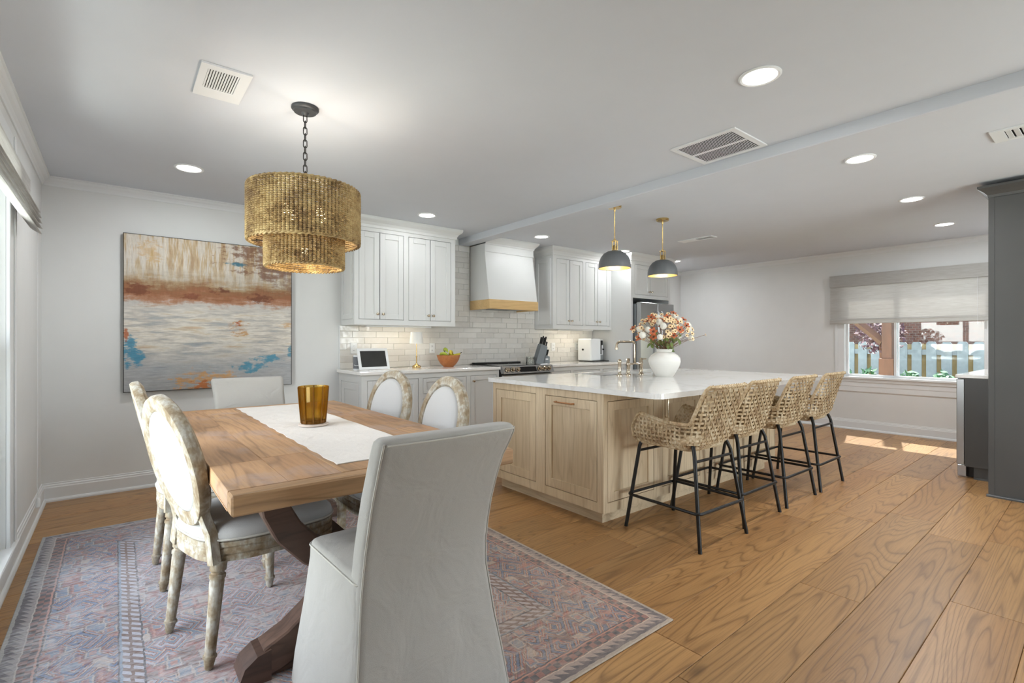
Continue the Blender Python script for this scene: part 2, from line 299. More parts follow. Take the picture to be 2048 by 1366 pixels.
# ------------------------------------------------------------------ mesh helpers
class MB:
    def __init__(s): s.v = []; s.f = []
    def add(s, vs, fs):
        b = len(s.v); s.v += [tuple(p) for p in vs]; s.f += [tuple(i+b for i in f) for f in fs]; return s
    def box(s, x0, x1, y0, y1, z0, z1):
        v = [(x0, y0, z0), (x1, y0, z0), (x1, y1, z0), (x0, y1, z0), (x0, y0, z1), (x1, y0, z1), (x1, y1, z1), (x0, y1, z1)]
        return s.add(v, [(0, 3, 2, 1), (4, 5, 6, 7), (0, 1, 5, 4), (1, 2, 6, 5), (2, 3, 7, 6), (3, 0, 4, 7)])
    def cbox(s, x0, x1, y0, y1, z0, z1, c=.003):
        lo = (min(x0, x1), min(y0, y1), min(z0, z1)); hi = (max(x0, x1), max(y0, y1), max(z0, z1))
        c = min(c, *[(hi[i]-lo[i])*.45 for i in range(3)])
        ix = {}; vs = []
        for sx in (0, 1):
            for sy in (0, 1):
                for sz in (0, 1):
                    sg = (sx, sy, sz); co = [hi[i] if sg[i] else lo[i] for i in range(3)]
                    for a in range(3):
                        p = [co[i] if i == a else co[i]-(c if sg[i] else -c) for i in range(3)]
                        ix[(sx, sy, sz, a)] = len(vs); vs.append(p)
        fs = []
        for k in (0, 1):
            fs.append([ix[(k, a, b, 0)] for a, b in ((0, 0), (1, 0), (1, 1), (0, 1))])
            fs.append([ix[(a, k, b, 1)] for a, b in ((0, 0), (1, 0), (1, 1), (0, 1))])
            fs.append([ix[(a, b, k, 2)] for a, b in ((0, 0), (1, 0), (1, 1), (0, 1))])
        for a in (0, 1):
            for b in (0, 1):
                fs.append([ix[(a, b, 0, 0)], ix[(a, b, 1, 0)], ix[(a, b, 1, 1)], ix[(a, b, 0, 1)]])
                fs.append([ix[(a, 0, b, 0)], ix[(a, 1, b, 0)], ix[(a, 1, b, 2)], ix[(a, 0, b, 2)]])
                fs.append([ix[(0, a, b, 1)], ix[(1, a, b, 1)], ix[(1, a, b, 2)], ix[(0, a, b, 2)]])
        for a in (0, 1):
            for b in (0, 1):
                for d in (0, 1): fs.append([ix[(a, b, d, k)] for k in range(3)])
        return s.add(vs, fs)
    def prism(s, poly, z0, z1, c=0.):
        n = len(poly)
        if c:
            cx = sum(p[0] for p in poly)/n; cy = sum(p[1] for p in poly)/n
            def sh(p): d = sqrt((p[0]-cx)**2+(p[1]-cy)**2); k = (d-c)/d; return (cx+(p[0]-cx)*k, cy+(p[1]-cy)*k)
            return s.loft([[(*sh(p), z0) for p in poly], [(*p, z0+c) for p in poly], [(*p, z1-c) for p in poly], [(*sh(p), z1) for p in poly]])
        return s.loft([[(*p, z0) for p in poly], [(*p, z1) for p in poly]])
    def loft(s, loops, cap=True, closed=False):
        n = len(loops[0]); vs = [p for l in loops for p in l]; fs = []
        R = len(loops)
        for i in range(R if closed else R-1):
            j = (i+1) % R
            for k in range(n):
                k2 = (k+1) % n; fs.append((i*n+k, i*n+k2, j*n+k2, j*n+k))
        if cap and not closed: fs.append(tuple(range(n-1, -1, -1))); fs.append(tuple((R-1)*n+k for k in range(n)))
        return s.add(vs, fs)
    def lathe(s, prof, cx=0, cy=0, n=24, cap=True, flute=0.):
        return s.loft([[(cx+r*(1-(flute if i % 2 else 0)*fl)*cos(2*pi*i/n), cy+r*(1-(flute if i % 2 else 0)*fl)*sin(2*pi*i/n), z) for i in range(n)] for (r, z, fl) in [(p+(1,) if len(p) == 2 else p) for p in prof]], cap)
    def spin(s, p0, p1, prof, n=12, flute=0.):
        """profile [(t, r, fluted)] swept along p0->p1"""
        p0 = Vector(p0); p1 = Vector(p1); d = (p1-p0); q = d.to_track_quat('Z', 'Y'); a = q @ Vector((1, 0, 0)); b = q @ Vector((0, 1, 0))
        L = []
        for pr in prof:
            t, r = pr[0], pr[1]; fl = flute if len(pr) > 2 and pr[2] else 0
            L.append([tuple(p0+d*t+(a*cos(2*pi*i/n)+b*sin(2*pi*i/n))*r*(1-(fl if i % 2 else 0))) for i in range(n)])
        return s.loft(L)
    def cyl(s, p0, p1, r, r2=None, n=16): return s.spin(p0, p1, [(0, r), (1, r if r2 is None else r2)], n)
    def tube(s, pts, r, n=8, closed=False, flat=None):
        P = [Vector(p) for p in pts]; N = len(P); L = []; up = None
        for i in range(N):
            a = P[(i-1) % N] if (closed or i > 0) else P[i]; b = P[(i+1) % N] if (closed or i < N-1) else P[i]
            d = (b-a); d = d.normalized() if d.length > 1e-9 else Vector((0, 0, 1))
            if up is None: up = Vector((0, 0, 1)) if abs(d.z) < .9 else Vector((1, 0, 0))
            sd = d.cross(up); sd.normalize(); up2 = sd.cross(d); up = up2
            rr = r[i] if isinstance(r, (list, tuple)) else r
            L.append([tuple(P[i]+sd*cos(2*pi*k/n)*rr+up2*sin(2*pi*k/n)*rr) for k in range(n)])
        return s.loft(L, True, closed)
    def ribbon(s, pts, nrm, w, th):
        """flat strand: pts with normals, width w in the surface, thickness th"""
        L = []; N = len(pts)
        for i in range(N):
            a = Vector(pts[max(i-1, 0)]); b = Vector(pts[min(i+1, N-1)]); d = (b-a).normalized(); nn = Vector(nrm[i]).normalized()
            sd = d.cross(nn); sd.normalize(); p = Vector(pts[i])
            L.append([tuple(p+sd*w/2-nn*th/2), tuple(p+sd*w/2+nn*th/2), tuple(p-sd*w/2+nn*th/2), tuple(p-sd*w/2-nn*th/2)])
        return s.loft(L)
    def sphere(s, c, r, n=10, m=7, sq=(1, 1, 1)):
        L = []
        for j in range(1, m):
            a = pi*j/m; L.append([(c[0]+r*sq[0]*sin(a)*cos(2*pi*i/n), c[1]+r*sq[1]*sin(a)*sin(2*pi*i/n), c[2]-r*sq[2]*cos(a)) for i in range(n)])
        b = len(s.v); s.loft(L, False); t0 = len(s.v); s.v += [(c[0], c[1], c[2]-r*sq[2]), (c[0], c[1], c[2]+r*sq[2])]
        e = b+(m-2)*n
        for i in range(n): s.f.append((t0, b+(i+1) % n, b+i)); s.f.append((t0+1, e+i, e+(i+1) % n))
        return s
    def face(s, pts): return s.add(pts, [tuple(range(len(pts)))])
    def xf(s, fn): s.v = [tuple(fn(Vector(p))) for p in s.v]; return s
    def mesh(s, name, smooth=False, angle=None):
        me = bpy.data.meshes.new(name); me.from_pydata(s.v, [], s.f)
        bm = bmesh.new(); bm.from_mesh(me); bmesh.ops.recalc_face_normals(bm, faces=bm.faces)
        if smooth:
            lim = radians(angle or 40)
            for f in bm.faces: f.smooth = True
            for e in bm.edges:
                if len(e.link_faces) == 2 and e.calc_face_angle(0) > lim: e.smooth = False
        bm.to_mesh(me); bm.free(); return me
def wloc(o):
    v = Vector((0, 0, 0))
    while o is not None: v += o.location; o = o.parent
    return v
def obj(name, mb, mat, parent=None, smooth=False, local=False, angle=None, at=None):
    """one mesh object; vertices are world coordinates unless local"""
    if isinstance(mb, MB):
        if not local and parent is not None:
            w = wloc(parent); mb.v = [(p[0]-w.x, p[1]-w.y, p[2]-w.z) for p in mb.v]
        if at is not None: mb.v = [(p[0]-at[0], p[1]-at[1], p[2]-at[2]) for p in mb.v]
        me = mb.mesh(name, smooth, angle)
    else: me = mb
    if not me.materials: me.materials.append(M[mat])
    o = bpy.data.objects.new(name, me); COL.objects.link(o)
    if parent is not None: o.parent = parent
    if at is not None: o.location = at
    return o
def tag(o, label=None, cat=None, group=None, kind=None):
    if label: o['label'] = label
    if cat: o['category'] = cat
    if group: o['group'] = group
    if kind: o['kind'] = kind
    return o
def thing(name, label, cat, loc=(0, 0, 0), rz=0., group=None):
    o = bpy.data.objects.new(name, None); COL.objects.link(o); o.location = loc; o.rotation_euler = (0, 0, rz); o.empty_display_size = .1
    return tag(o, label, cat, group)
def dup(src, loc, rz, label, group=None):
    def cp(o, par):
        c = o.copy(); COL.objects.link(c)
        if par is not None: c.parent = par
        for ch in list(o.children): cp(ch, c)
        return c
    r = cp(src, None); r.location = loc; r.rotation_euler = (0, 0, rz); r['label'] = label
    if group: r['group'] = group
    return r
def struct(name, mb, mat, **kw):
    o = obj(name, mb, mat, **kw); o['kind'] = 'structure'; return o
def rrect(cx, cy, hx, hy, r, z, n=4):
    P = []
    for (sx, sy, a0) in ((1, 1, 0), (-1, 1, pi/2), (-1, -1, pi), (1, -1, 3*pi/2)):
        for i in range(n+1):
            a = a0+pi/2*i/n; P.append((cx+sx*(hx-r)+r*cos(a), cy+sy*(hy-r)+r*sin(a), z))
    return P
def fb(mb, ori, face, a0, a1, d0, d1, z0, z1, c=0.):
    """box on a vertical face: a along the face, d outward from it"""
    if ori == 'y-': g = (a0, a1, face-d1, face-d0)
    elif ori == 'y+': g = (a0, a1, face+d0, face+d1)
    elif ori == 'x-': g = (face-d1, face-d0, a0, a1)
    else: g = (face+d0, face+d1, a0, a1)
    return mb.cbox(*g, z0, z1, c) if c else mb.box(*g, z0, z1)
def fp(ori, face, a, d, z):
    return {'y-': (a, face-d, z), 'y+': (a, face+d, z), 'x-': (face-d, a, z), 'x+': (face+d, a, z)}[ori]
def mould(mb, ori, face, a0, a1, prof):
    """profile [(out, z)] extruded along a"""
    return mb.loft([[fp(ori, face, a0, d, z) for d, z in prof], [fp(ori, face, a1, d, z) for d, z in prof]])
def frame_cells(mb, ori, face, A0, A1, Z0, Z1, holes, d0, d1):
    aa = sorted({A0, A1, *[h[0] for h in holes], *[h[1] for h in holes]}); zz = sorted({Z0, Z1, *[h[2] for h in holes], *[h[3] for h in holes]})
    for i in range(len(aa)-1):
        for j in range(len(zz)-1):
            am = (aa[i]+aa[i+1])/2; zm = (zz[j]+zz[j+1])/2
            if not any(h[0] < am < h[1] and h[2] < zm < h[3] for h in holes): fb(mb, ori, face, aa[i], aa[i+1], d0, d1, zz[j], zz[j+1])
    return mb
def door(parent, ori, face, a0, a1, z0, z1, mat, fr=.055, name='door', pmat=None, gap=.0038, d=.0):
    """inset shaker door: frame and a recessed panel as its own piece"""
    a0 += gap; a1 -= gap; z0 += gap; z1 -= gap; t = -.018
    mb = MB()
    for g in ((a0, a0+fr, z0, z1), (a1-fr, a1, z0, z1), (a0+fr, a1-fr, z0, z0+fr), (a0+fr, a1-fr, z1-fr, z1)):
        fb(mb, ori, face, g[0], g[1], t+d, d, g[2], g[3], .0015)
    o = obj(name, mb, mat, parent)
    p = MB(); fb(p, ori, face, a0+fr-.004, a1-fr+.004, t+d, d-.010, z0+fr-.004, z1-fr+.004); obj('panel', p, pmat or mat, o)
    return o
def knob(parent, ori, face, a, z, mat='nickel', r=.013):
    mb = MB(); p0 = fp(ori, face, a, 0, z); p1 = fp(ori, face, a, .03, z)
    mb.spin(p0, p1, [(0, .009), (.1, .009), (.15, .005), (.5, .005), (.62, r), (.9, r), (1, r*.7)], 12)
    return obj('knob', mb, mat, parent, True)

# ================================================================== ROOM SHELL
XL, XR, YB, YN, ZC = -.44, 7.95, 5.12, -2.6, 2.453
fl = struct('floor', MB().box(XL-.14, XR+.14, YN-.1, YB+.14, -.08, -.022), 'subfloor')
def floor_planks():
    w = .26; th = radians(1.2); ct, st_ = cos(th), sin(th); y = -2.86+.025; row = 0
    starts = {}
    while y < YB+.25:
        x = XL-.1-random.random()*1.5
        while x < XR+.1:
            L = random.choice((1.1, 1.45, 1.6, 1.9, 2.1, 2.2)); x1 = min(x+L, XR+.12); x0 = max(x, XL-.12)
            if x1-x0 > .15:
                cx, cy = (x0+x1)/2, y+w/2; px = 3+(cx-3)*ct-(cy-1)*st_; py = 1+(cx-3)*st_+(cy-1)*ct
                if YN-.16 < py < YB+.17:
                    o = obj('plank', MB().cbox(-(x1-x0)/2+.0006, (x1-x0)/2-.0006, -w/2+.0006, w/2-.0006, -.022, 0, .0022), 'oak_floor', fl, local=True)
                    o.location = (px, py, 0); o.rotation_euler = (0, 0, th)
            x += L
        y += w; row += 1
floor_planks()
struct('ceiling', MB().box(XL-.14, XR+.14, YN-.1, YB+.14, ZC, ZC+.1), 'ceiling')
struct('trim_1', MB().cbox(3.25, 3.395, YN, YB, 2.379, ZC+.02, .004), 'ceiling')['label'] = 'shallow white ceiling beam'
struct('wall_back', MB().box(XL-.14, XR+.14, YB, YB+.14, -.05, ZC+.05), 'wall')
LW = (1.72, 3.58, .15, 2.2)          # left window opening (y0,y1,z0,z1)
RW = (1.09, 2.54, .727, 2.03)        # right window opening
struct('wall_left', frame_cells(MB(), 'x-', XL, YN-.1, YB, -.05, ZC+.05, [LW], 0, .14), 'wall')
struct('wall_right', frame_cells(MB(), 'x+', XR, .3, YB, -.05, ZC+.05, [RW], 0, .14), 'wall')
ND = (2.4, 5.1, .0, 2.1)  # opening added in the unseen near wall to let the fill light in
struct('wall_near', frame_cells(MB(), 'y-', YN, XL, 5.45, -.05, ZC+.05, [ND], 0, .12), 'wall')
struct('wall_side', MB().box(5.36, 5.5, YN, .28, -.02, ZC+.02), 'wall')
struct('wall_nook', MB().box(5.36, XR+.14, .26, .38, -.02, ZC+.02), 'wall')
CR = [(0, 2.385), (.008, 2.385), (.012, 2.40), (.022, 2.415), (.036, 2.425), (.044, 2.440), (.052, 2.443), (.052, ZC), (0, ZC)]
BP = [(0, 0), (.030, 0), (.030, .012), (.024, .024), (.016, .026), (.016, .105), (.012, .112), (.012, .122), (.006, .128), (.006, .138), (0, .14)]
struct('trim_2', mould(MB(), 'y-', YB, XL, 1.78, CR), 'trim')['label'] = 'white crown moulding above the painting'
struct('trim_3', mould(MB(), 'x+', XL, YN, YB, CR), 'trim')['label'] = 'white crown moulding on the left window wall'
struct('trim_4', mould(MB(), 'x-', XR, .38, YB, CR), 'trim')['label'] = 'white crown moulding above the far window'
struct('trim_5', mould(MB(), 'y-', YB, 6.60, XR, CR), 'trim')['label'] = 'white crown moulding beside the refrigerator'
struct('baseboard_back', mould(MB(), 'y-', YB, XL, 1.80, BP), 'trim')
struct('baseboard_left', mould(MB(), 'x+', XL, YN, YB, BP), 'trim')
struct('baseboard_right', mould(MB(), 'x-', XR, 1.04, YB, BP), 'trim')

# ---- window_1 (left wall): double hung, only its far jamb shows
w1 = bpy.data.objects.new('window_1', None); COL.objects.link(w1); w1.location = (XL, 2.65, .15); tag(w1, kind='structure', label='tall white sash window in the left wall')
mb = MB()
for g in ((LW[0]-.09, LW[0]+.0, .14, 2.29), (LW[1], LW[1]+.14, .14, 2.29), (LW[0], LW[1], 2.2, 2.29)): fb(mb, 'x+', XL, g[0], g[1], 0, .018, g[2], g[3], .003)
fb(mb, 'x+', XL, LW[1]+.10, LW[1]+.14, .018, .026, .14, 2.29, .003)
obj('casing', mb, 'trim', w1)
obj('window_sill', MB().cbox(XL-.13, XL+.035, LW[0]-.1, LW[1]+.16, .132, .156, .004), 'trim', w1)
for (z0, z1, dx) in ((.16, 1.19, -.05), (1.15, 2.19, -.085)):
    for (ya, yb) in ((LW[0], 2.65), (2.65, LW[1])):
        f = MB(); x = XL+dx
        frame_cells(f, 'x+', x, ya+.003, yb-.003, z0, z1, [(ya+.055, yb-.055, z0+.06, z1-.045)], -.03, 0)
        so = obj('sash', f, 'trim', w1)
        obj('pane', MB().box(x-.018, x-.014, ya+.05, yb-.05, z0+.055, z1-.04), 'pane', so)
# ---- window_2 (right wall): slider with casing, stool and apron
w2 = bpy.data.objects.new('window_2', None); COL.objects.link(w2); w2.location = (XR, 1.8, .727); tag(w2, kind='structure', label='white sliding window in the far wall')
mb = MB()
for g in ((RW[0]-.10, RW[0], .727, 2.12), (RW[1], RW[1]+.115, .727, 2.12), (RW[0], RW[1], RW[3], 2.12)): fb(mb, 'x-', XR, g[0], g[1], 0, .016, g[2], g[3], .003)
fb(mb, 'x-', XR, RW[1]+.08, RW[1]+.115, .016, .024, .727, 2.12, .003)
obj('casing', mb, 'trim', w2)
obj('window_sill', MB().cbox(XR-.045, XR+.13, RW[0]-.12, RW[1]+.14, .70, .729, .004), 'trim', w2)
mb = MB(); mould(mb, 'x-', XR, RW[0]-.10, RW[1]+.115, [(0, .70), (.03, .70), (.026, .66), (.016, .652), (.016, .60), (.012, .592), (.012, .53), (.006, .52), (0, .513)]); obj('apron', mb, 'trim', w2)
for (ya, yb, dx) in ((RW[0], 1.985, .045), (1.94, RW[1], .08)):
    f = MB(); frame_cells(f, 'x+', XR+dx, ya+.002, yb-.002, .73, 2.03, [(ya+.028, yb-.028, .76, 1.99)], -.03, 0); so = obj('sash', f, 'trim', w2)
    obj('pane', MB().box(XR+dx-.016, XR+dx-.012, ya+.025, yb-.025, .757, 1.993), 'pane', so)
# ---- window_added: unseen patio doors added behind the camera for the fill light
w3 = bpy.data.objects.new('window_added', None); COL.objects.link(w3); w3.location = (3.75, YN, 0); tag(w3, kind='structure', label='added glazed patio doors in the unseen near wall')
for i in range(4):
    a = ND[0]+i*(ND[1]-ND[0])/4; b = a+(ND[1]-ND[0])/4
    f = MB(); frame_cells(f, 'y-', YN, a+.003, b-.003, .005, 2.095, [(a+.09, b-.09, .12, 2.0)], .03, .07); so = obj('sash', f, 'trim', w3)
    obj('pane', MB().box(a+.08, b-.08, YN-.052, YN-.048, .11, 2.01), 'pane', so)

# ================================================================== KITCHEN WALL
CT, CU = .925, .893        # back worktop top / underside
def cab_body(t, ori, face, A0, A1, Z0, Z1, holes, depth, mat, toe=None, name='body'):
    mb = MB(); fb(mb, ori, face, A0, A1, -depth, -.060, Z0, Z1)
    for g in ((A0, A0+.012, Z0, Z1), (A1-.012, A1, Z0, Z1), (A0+.012, A1-.012, Z0, Z0+.012), (A0+.012, A1-.012, Z1-.012, Z1)): fb(mb, ori, face, g[0], g[1], -.0601, -.0199, g[2], g[3])
    frame_cells(mb, ori, face, A0, A1, Z0, Z1, holes, -.0201, 0)
    o = obj(name, mb, mat, t)
    if toe: k = MB(); fb(k, ori, face, A0+toe[1], A1-toe[2], -depth, -toe[0], 0, Z0); obj('toe_kick', k, mat, t)
    return o
YF = 4.50
# left base cabinet
t = thing('base_cabinet', 'long light grey base cabinet with drawers left of the stove', 'cabinet', (2.6, 4.8, 0))
dz = [(.677, .84), (.475, .631), (.13, .43)]
holes = [(1.844, 2.378, .13, .84), (3.005, 3.356, .13, .84)]+[(2.429, 2.955, a, b) for a, b in dz]
cab_body(t, 'y-', YF, 1.80, 3.392, .10, CU, holes, .615, 'cab_grey', (.07, .0, 0))
d = door(t, 'y-', YF, 1.844, 2.111, .13, .84, 'cab_grey', .05); knob(d, 'y-', YF, 2.085, .78)
d = door(t, 'y-', YF, 2.111, 2.378, .13, .84, 'cab_grey', .05); knob(d, 'y-', YF, 2.137, .78)
d = door(t, 'y-', YF, 3.005, 3.356, .13, .84, 'cab_grey', .05); knob(d, 'y-', YF, 3.04, .78)
for a, b in dz: d = door(t, 'y-', YF, 2.429, 2.955, a, b, 'cab_grey', .04, 'drawer'); knob(d, 'y-', YF, 2.692, (a+b)/2)
mb = MB(); frame_cells(mb, 'x-', 1.80, 4.50, 5.10, .10, CU, [(4.56, 5.04, .16, .82)], 0, .012); sp = obj('side_frame', mb, 'cab_grey', t)
obj('panel', MB().box(1.797, 1.80, 4.55, 5.05, .15, .83), 'cab_grey', sp)
mb = MB(); d = door(t, 'x-', 1.80, 4.575, 5.025, .175, .805, 'cab_grey', .06, 'side_panel', d=.008)
# right base cabinet
t = thing('base_cabinet', 'light grey base cabinet with drawers between stove and refrigerator', 'cabinet', (4.9, 4.8, 0))
cols = [(4.202, 4.533), (4.591, 5.092), (5.152, 5.59)]
cab_body(t, 'y-', YF, 4.168, 5.615, .10, CU, [(a, b, z0, z1) for a, b in cols for z0, z1 in ((.70, .84), (.13, .66))], .615, 'cab_grey', (.07, 0, 0))
for a, b in cols:
    d = door(t, 'y-', YF, a, b, .70, .84, 'cab_grey', .035, 'drawer'); knob(d, 'y-', YF, (a+b)/2, .77)
    d = door(t, 'y-', YF, a, b, .13, .66, 'cab_grey', .05); knob(d, 'y-', YF, a+.04, .61)
tag(obj('worktop', MB().cbox(1.765, 3.396, 4.468, 5.105, CU, CT, .004), 'quartz', at=(2.6, 4.8, CU)), 'white quartz worktop left of the stove', 'worktop')
tag(obj('worktop', MB().cbox(4.164, 5.612, 4.468, 5.105, CU, CT, .004), 'quartz', at=(4.9, 4.8, CU)), 'white quartz worktop right of the stove', 'worktop')
# backsplash tiles
bs = bs_low = thing('backsplash', 'long glazed off-white tile backsplash above the worktops', 'backsplash', (3.6, 5.11, CT))
obj('grout', MB().box(1.80, 5.615, 5.114, 5.119, CT, 1.3755), 'grout', bs)
bs_up = thing('backsplash', 'glazed off-white tile panel behind the range hood', 'backsplash', (3.7, 5.11, 1.376)); obj('grout', MB().box(2.967, 4.461, 5.114, 5.119, 1.376, 2.378), 'grout', bs_up)
obj('edge_trim', MB().box(1.793, 1.80, 5.105, 5.119, CT, 1.374), 'trim', bs)
tw, thh = .262, .0655; tmesh = {}
def tile(x0, x1, z0, z1):
    k = (round(x1-x0, 3), round(z1-z0, 3))
    if k not in tmesh:
        a, b = k[0]/2-.0008, k[1]/2-.0008; me = MB().cbox(-a, a, -.004, .004, -b, b, .0022).mesh('tile'); me.materials.append(M['tile']); tmesh[k] = me
    o = obj('tile', tmesh[k], None, bs); w = wloc(bs); o.location = ((x0+x1)/2-w.x, 5.1105-w.y, (z0+z1)/2-w.z)
    o.rotation_euler = (random.uniform(-.006, .006), 0, random.uniform(-.004, .004))
def tile_rows(X0, X1, Z0, Z1, skip=None):
    r = round((Z0-CT)/thh); z = CT+r*thh
    while z < Z1-.005:
        x = 1.80-(.0, .131, .06, .19)[r % 4]
        while x < X1-.001:
            a, b = max(x, X0), min(x+tw, X1)
            if b-a > .012: tile(round(a, 4), round(b, 4), z, min(z+thh, Z1))
            x += tw
        z += thh; r += 1
tile_rows(1.80, 5.615, CT, 1.3755)
zt = CT+7*thh; bs = bs_up
tile_rows(2.97, 3.398, zt, 2.376); tile_rows(4.15, 4.46, zt, 2.376); tile_rows(3.398, 4.15, zt, 1.70)
# upper cabinets
CCR = [(0, 2.345), (.012, 2.345), (.016, 2.37), (.03, 2.395), (.055, 2.415), (.062, 2.425), (.066, 2.443), (.066, 2.452), (0, 2.452)]
def crown_run(t, X0, X1, yface, ends=(1, 1), mat='cab_white', prof=CCR, yb=5.118):
    mb = MB()
    def ring(d, z):
        p = []
        if ends[0]: p.append((X0-d, yb, z))
        p.append((X0-(d if ends[0] else 0), yface-d, z)); p.append((X1+(d if ends[1] else 0), yface-d, z))
        if ends[1]: p.append((X1+d, yb, z))
        return p
    R = [ring(d, z) for d, z in prof]; n = len(R[0])
    for i in range(len(R)-1):
        for k in range(n-1): mb.add([R[i][k], R[i][k+1], R[i+1][k+1], R[i+1][k]], [(0, 1, 2, 3)])
    return obj('crown', mb, mat, t)
def upper(label, A0, A1, doors, loc):
    t = thing('wall_cabinet', label, 'cabinet', loc)
    holes = [(a, c, 1.43, 2.307) for a, b, c in doors]
    cab_body(t, 'y-', 4.75, A0, A1, 1.376, 2.36, holes, .366, 'cab_white')
    for a, b, c in doors:
        d = door(t, 'y-', 4.75, a, b, 1.43, 2.307, 'cab_white', .055); knob(d, 'y-', 4.75, b-.03, 1.487)
        d = door(t, 'y-', 4.75, b, c, 1.43, 2.307, 'cab_white', .055); knob(d, 'y-', 4.75, b+.03, 1.487)
    return t
t = upper('white four-door wall cabinet left of the range hood', 1.815, 2.966, [(1.86, 2.078, 2.34), (2.394, 2.654, 2.912)], (2.4, 5.11, 1.376))
crown_run(t, 1.815, 2.966, 4.75); door(t, 'x-', 1.815, 4.79, 5.08, 1.43, 2.307, 'cab_white', .05, 'side_panel', d=.012)
t = upper('white four-door wall cabinet right of the range hood', 4.462, 5.618, [(4.53, 4.773, 5.027), (5.08, 5.327, 5.579)], (5.0, 5.11, 1.376))
crown_run(t, 4.462, 5.618, 4.75, (1, 0)); door(t, 'x-', 4.462, 4.79, 5.08, 1.43, 2.307, 'cab_white', .05, 'side_panel', d=.012)
# refrigerator enclosure and refrigerator
t = thing('fridge_cabinet', 'tall white refrigerator enclosure with two-door cabinet on top', 'cabinet', (6.1, 4.8, 0))
mb = MB(); mb.box(5.622, 5.662, 4.40, 5.118, 0, 2.36); mb.box(6.515, 6.556, 4.40, 5.118, 0, 2.36); obj('side_panel', mb, 'cab_white', t)
cab_body(t, 'y-', 4.40, 5.662, 6.515, 1.825, 2.36, [(5.70, 6.493, 1.875, 2.30)], .715, 'cab_white')
for a, b, k in ((5.70, 6.06, 6.03), (6.06, 6.493, 6.09)): d = door(t, 'y-', 4.40, a, b, 1.875, 2.30, 'cab_white', .055); knob(d, 'y-', 4.40, k, 1.925)
crown_run(t, 5.622, 6.556, 4.40)
t = thing('refrigerator', 'stainless steel french-door refrigerator behind the flowers', 'refrigerator', (6.09, 4.7, 0))
obj('body', MB().cbox(5.69, 6.49, 4.37, 5.08, .02, 1.74, .006), 'block_grey', t)
for a, b, z0, z1 in ((5.69, 6.087, .74, 1.76), (6.093, 6.49, .74, 1.76), (5.69, 6.49, .06, .73)): obj('fridge_door', MB().cbox(a, b, 4.29, 4.365, z0, z1, .008), 'steel', t)
for x in (6.05, 6.13): h = MB(); h.tube([(x, 4.29, .86), (x, 4.245, .87), (x, 4.24, 1.0), (x, 4.24, 1.5), (x, 4.245, 1.63), (x, 4.29, 1.64)], .011); obj('handle', h, 'steel', t, True)
h = MB(); h.tube([(5.78, 4.29, .66), (5.79, 4.245, .66), (6.39, 4.245, .66), (6.40, 4.29, .66)], .011); obj('handle', h, 'steel', t, True)
# range hood
t = thing('range_hood', 'white tapered range hood with pale oak band above the stove', 'range hood', (3.77, 5.1, 1.6))
mb = MB(); mb.loft([[(3.402, 5.103, z), (4.149, 5.103, z), (4.149, y, z), (3.402, y, z)] for z, y in ((1.70, 4.705), (2.278, 4.796), (2.37, 4.796))]); obj('hood_body', mb, 'cab_white', t)
mb = MB()
for z0, z1, o_ in ((2.276, 2.37, .008),): mb.box(3.399, 4.149+o_, 4.796-o_, 4.85, z0, z1)
obj('fascia', mb, 'cab_white', t)
crown_run(t, 3.402, 4.151, 4.79, (0, 1), prof=[(0, 2.36), (.01, 2.36), (.014, 2.378), (.03, 2.40), (.05, 2.42), (.056, 2.43), (.06, 2.443), (.06, 2.452), (0, 2.452)], yb=5.103)
mb = MB(); mb.cbox(3.396, 4.154, 4.69, 4.715, 1.594, 1.706, .003); mb.cbox(3.396, 3.42, 4.715, 5.102, 1.594, 1.706, .003); mb.cbox(4.13, 4.154, 4.715, 5.102, 1.594, 1.706, .003); obj('oak_band', mb, 'oak_x', t)
obj('filter', MB().box(3.43, 4.12, 4.73, 5.095, 1.612, 1.63), 'steel', t)
for x in (3.56, 4.0): l = MB(); l.lathe([(.028, 1.606), (.03, 1.612)], x, 4.79, 14); obj('hood_light', l, 'led', t)
for k in range(16): obj('filter_slat', MB().box(3.62+k*.021, 3.632+k*.021, 4.82, 5.08, 1.604, 1.612), 'steel', t)
# stove
t = thing('stove', 'stainless steel slide-in stove with black glass top and six knobs', 'stove', (3.78, 4.75, 0))
obj('body', MB().box(3.402, 4.158, 4.47, 5.09, .02, .905), 'black', t)
obj('cooktop', MB().cbox(3.398, 4.162, 4.50, 5.10, .927, .935, .002), 'black_glass', t)
obj('rear_vent', MB().cbox(3.42, 4.14, 5.02, 5.09, .935, .950, .003), 'black', t)
mb = MB(); mb.loft([[(3.40, 4.405, .845), (3.40, 4.47, .845), (3.40, 4.52, .93), (3.40, 4.445, .93)], [(4.16, 4.405, .845), (4.16, 4.47, .845), (4.16, 4.52, .93), (4.16, 4.445, .93)]]); cp = obj('control_panel', mb, 'steel', t)
nv = Vector((0, -.085, .04)).normalized(); pc = Vector((0, 4.424, .888))
mb = MB(); mb.loft([[(x, *(pc+nv*.001+Vector((0, .4, .85)).normalized()*k)[1:]) for k in (-.03, .03)]+[(x, *(pc+nv*.004+Vector((0, .4, .85)).normalized()*k)[1:]) for k in (.03, -.03)] for x in (3.635, 3.885)]); obj('display', mb, 'black_glass', cp)
for x in (3.45, 3.525, 3.60, 3.935, 4.01, 4.085):
    k = MB(); p = Vector((x, pc.y, pc.z)); k.spin(p, p+nv*.035, [(0, .028), (.2, .028), (.25, .022), (.9, .021), (1, .017)], 18); ko = obj('knob', k, 'nickel', cp, True)
    r = MB(); r.spin(p+nv*.0005, p+nv*.006, [(0, .031), (1, .031)], 18); obj('knob_ring', r, 'black', ko, True)
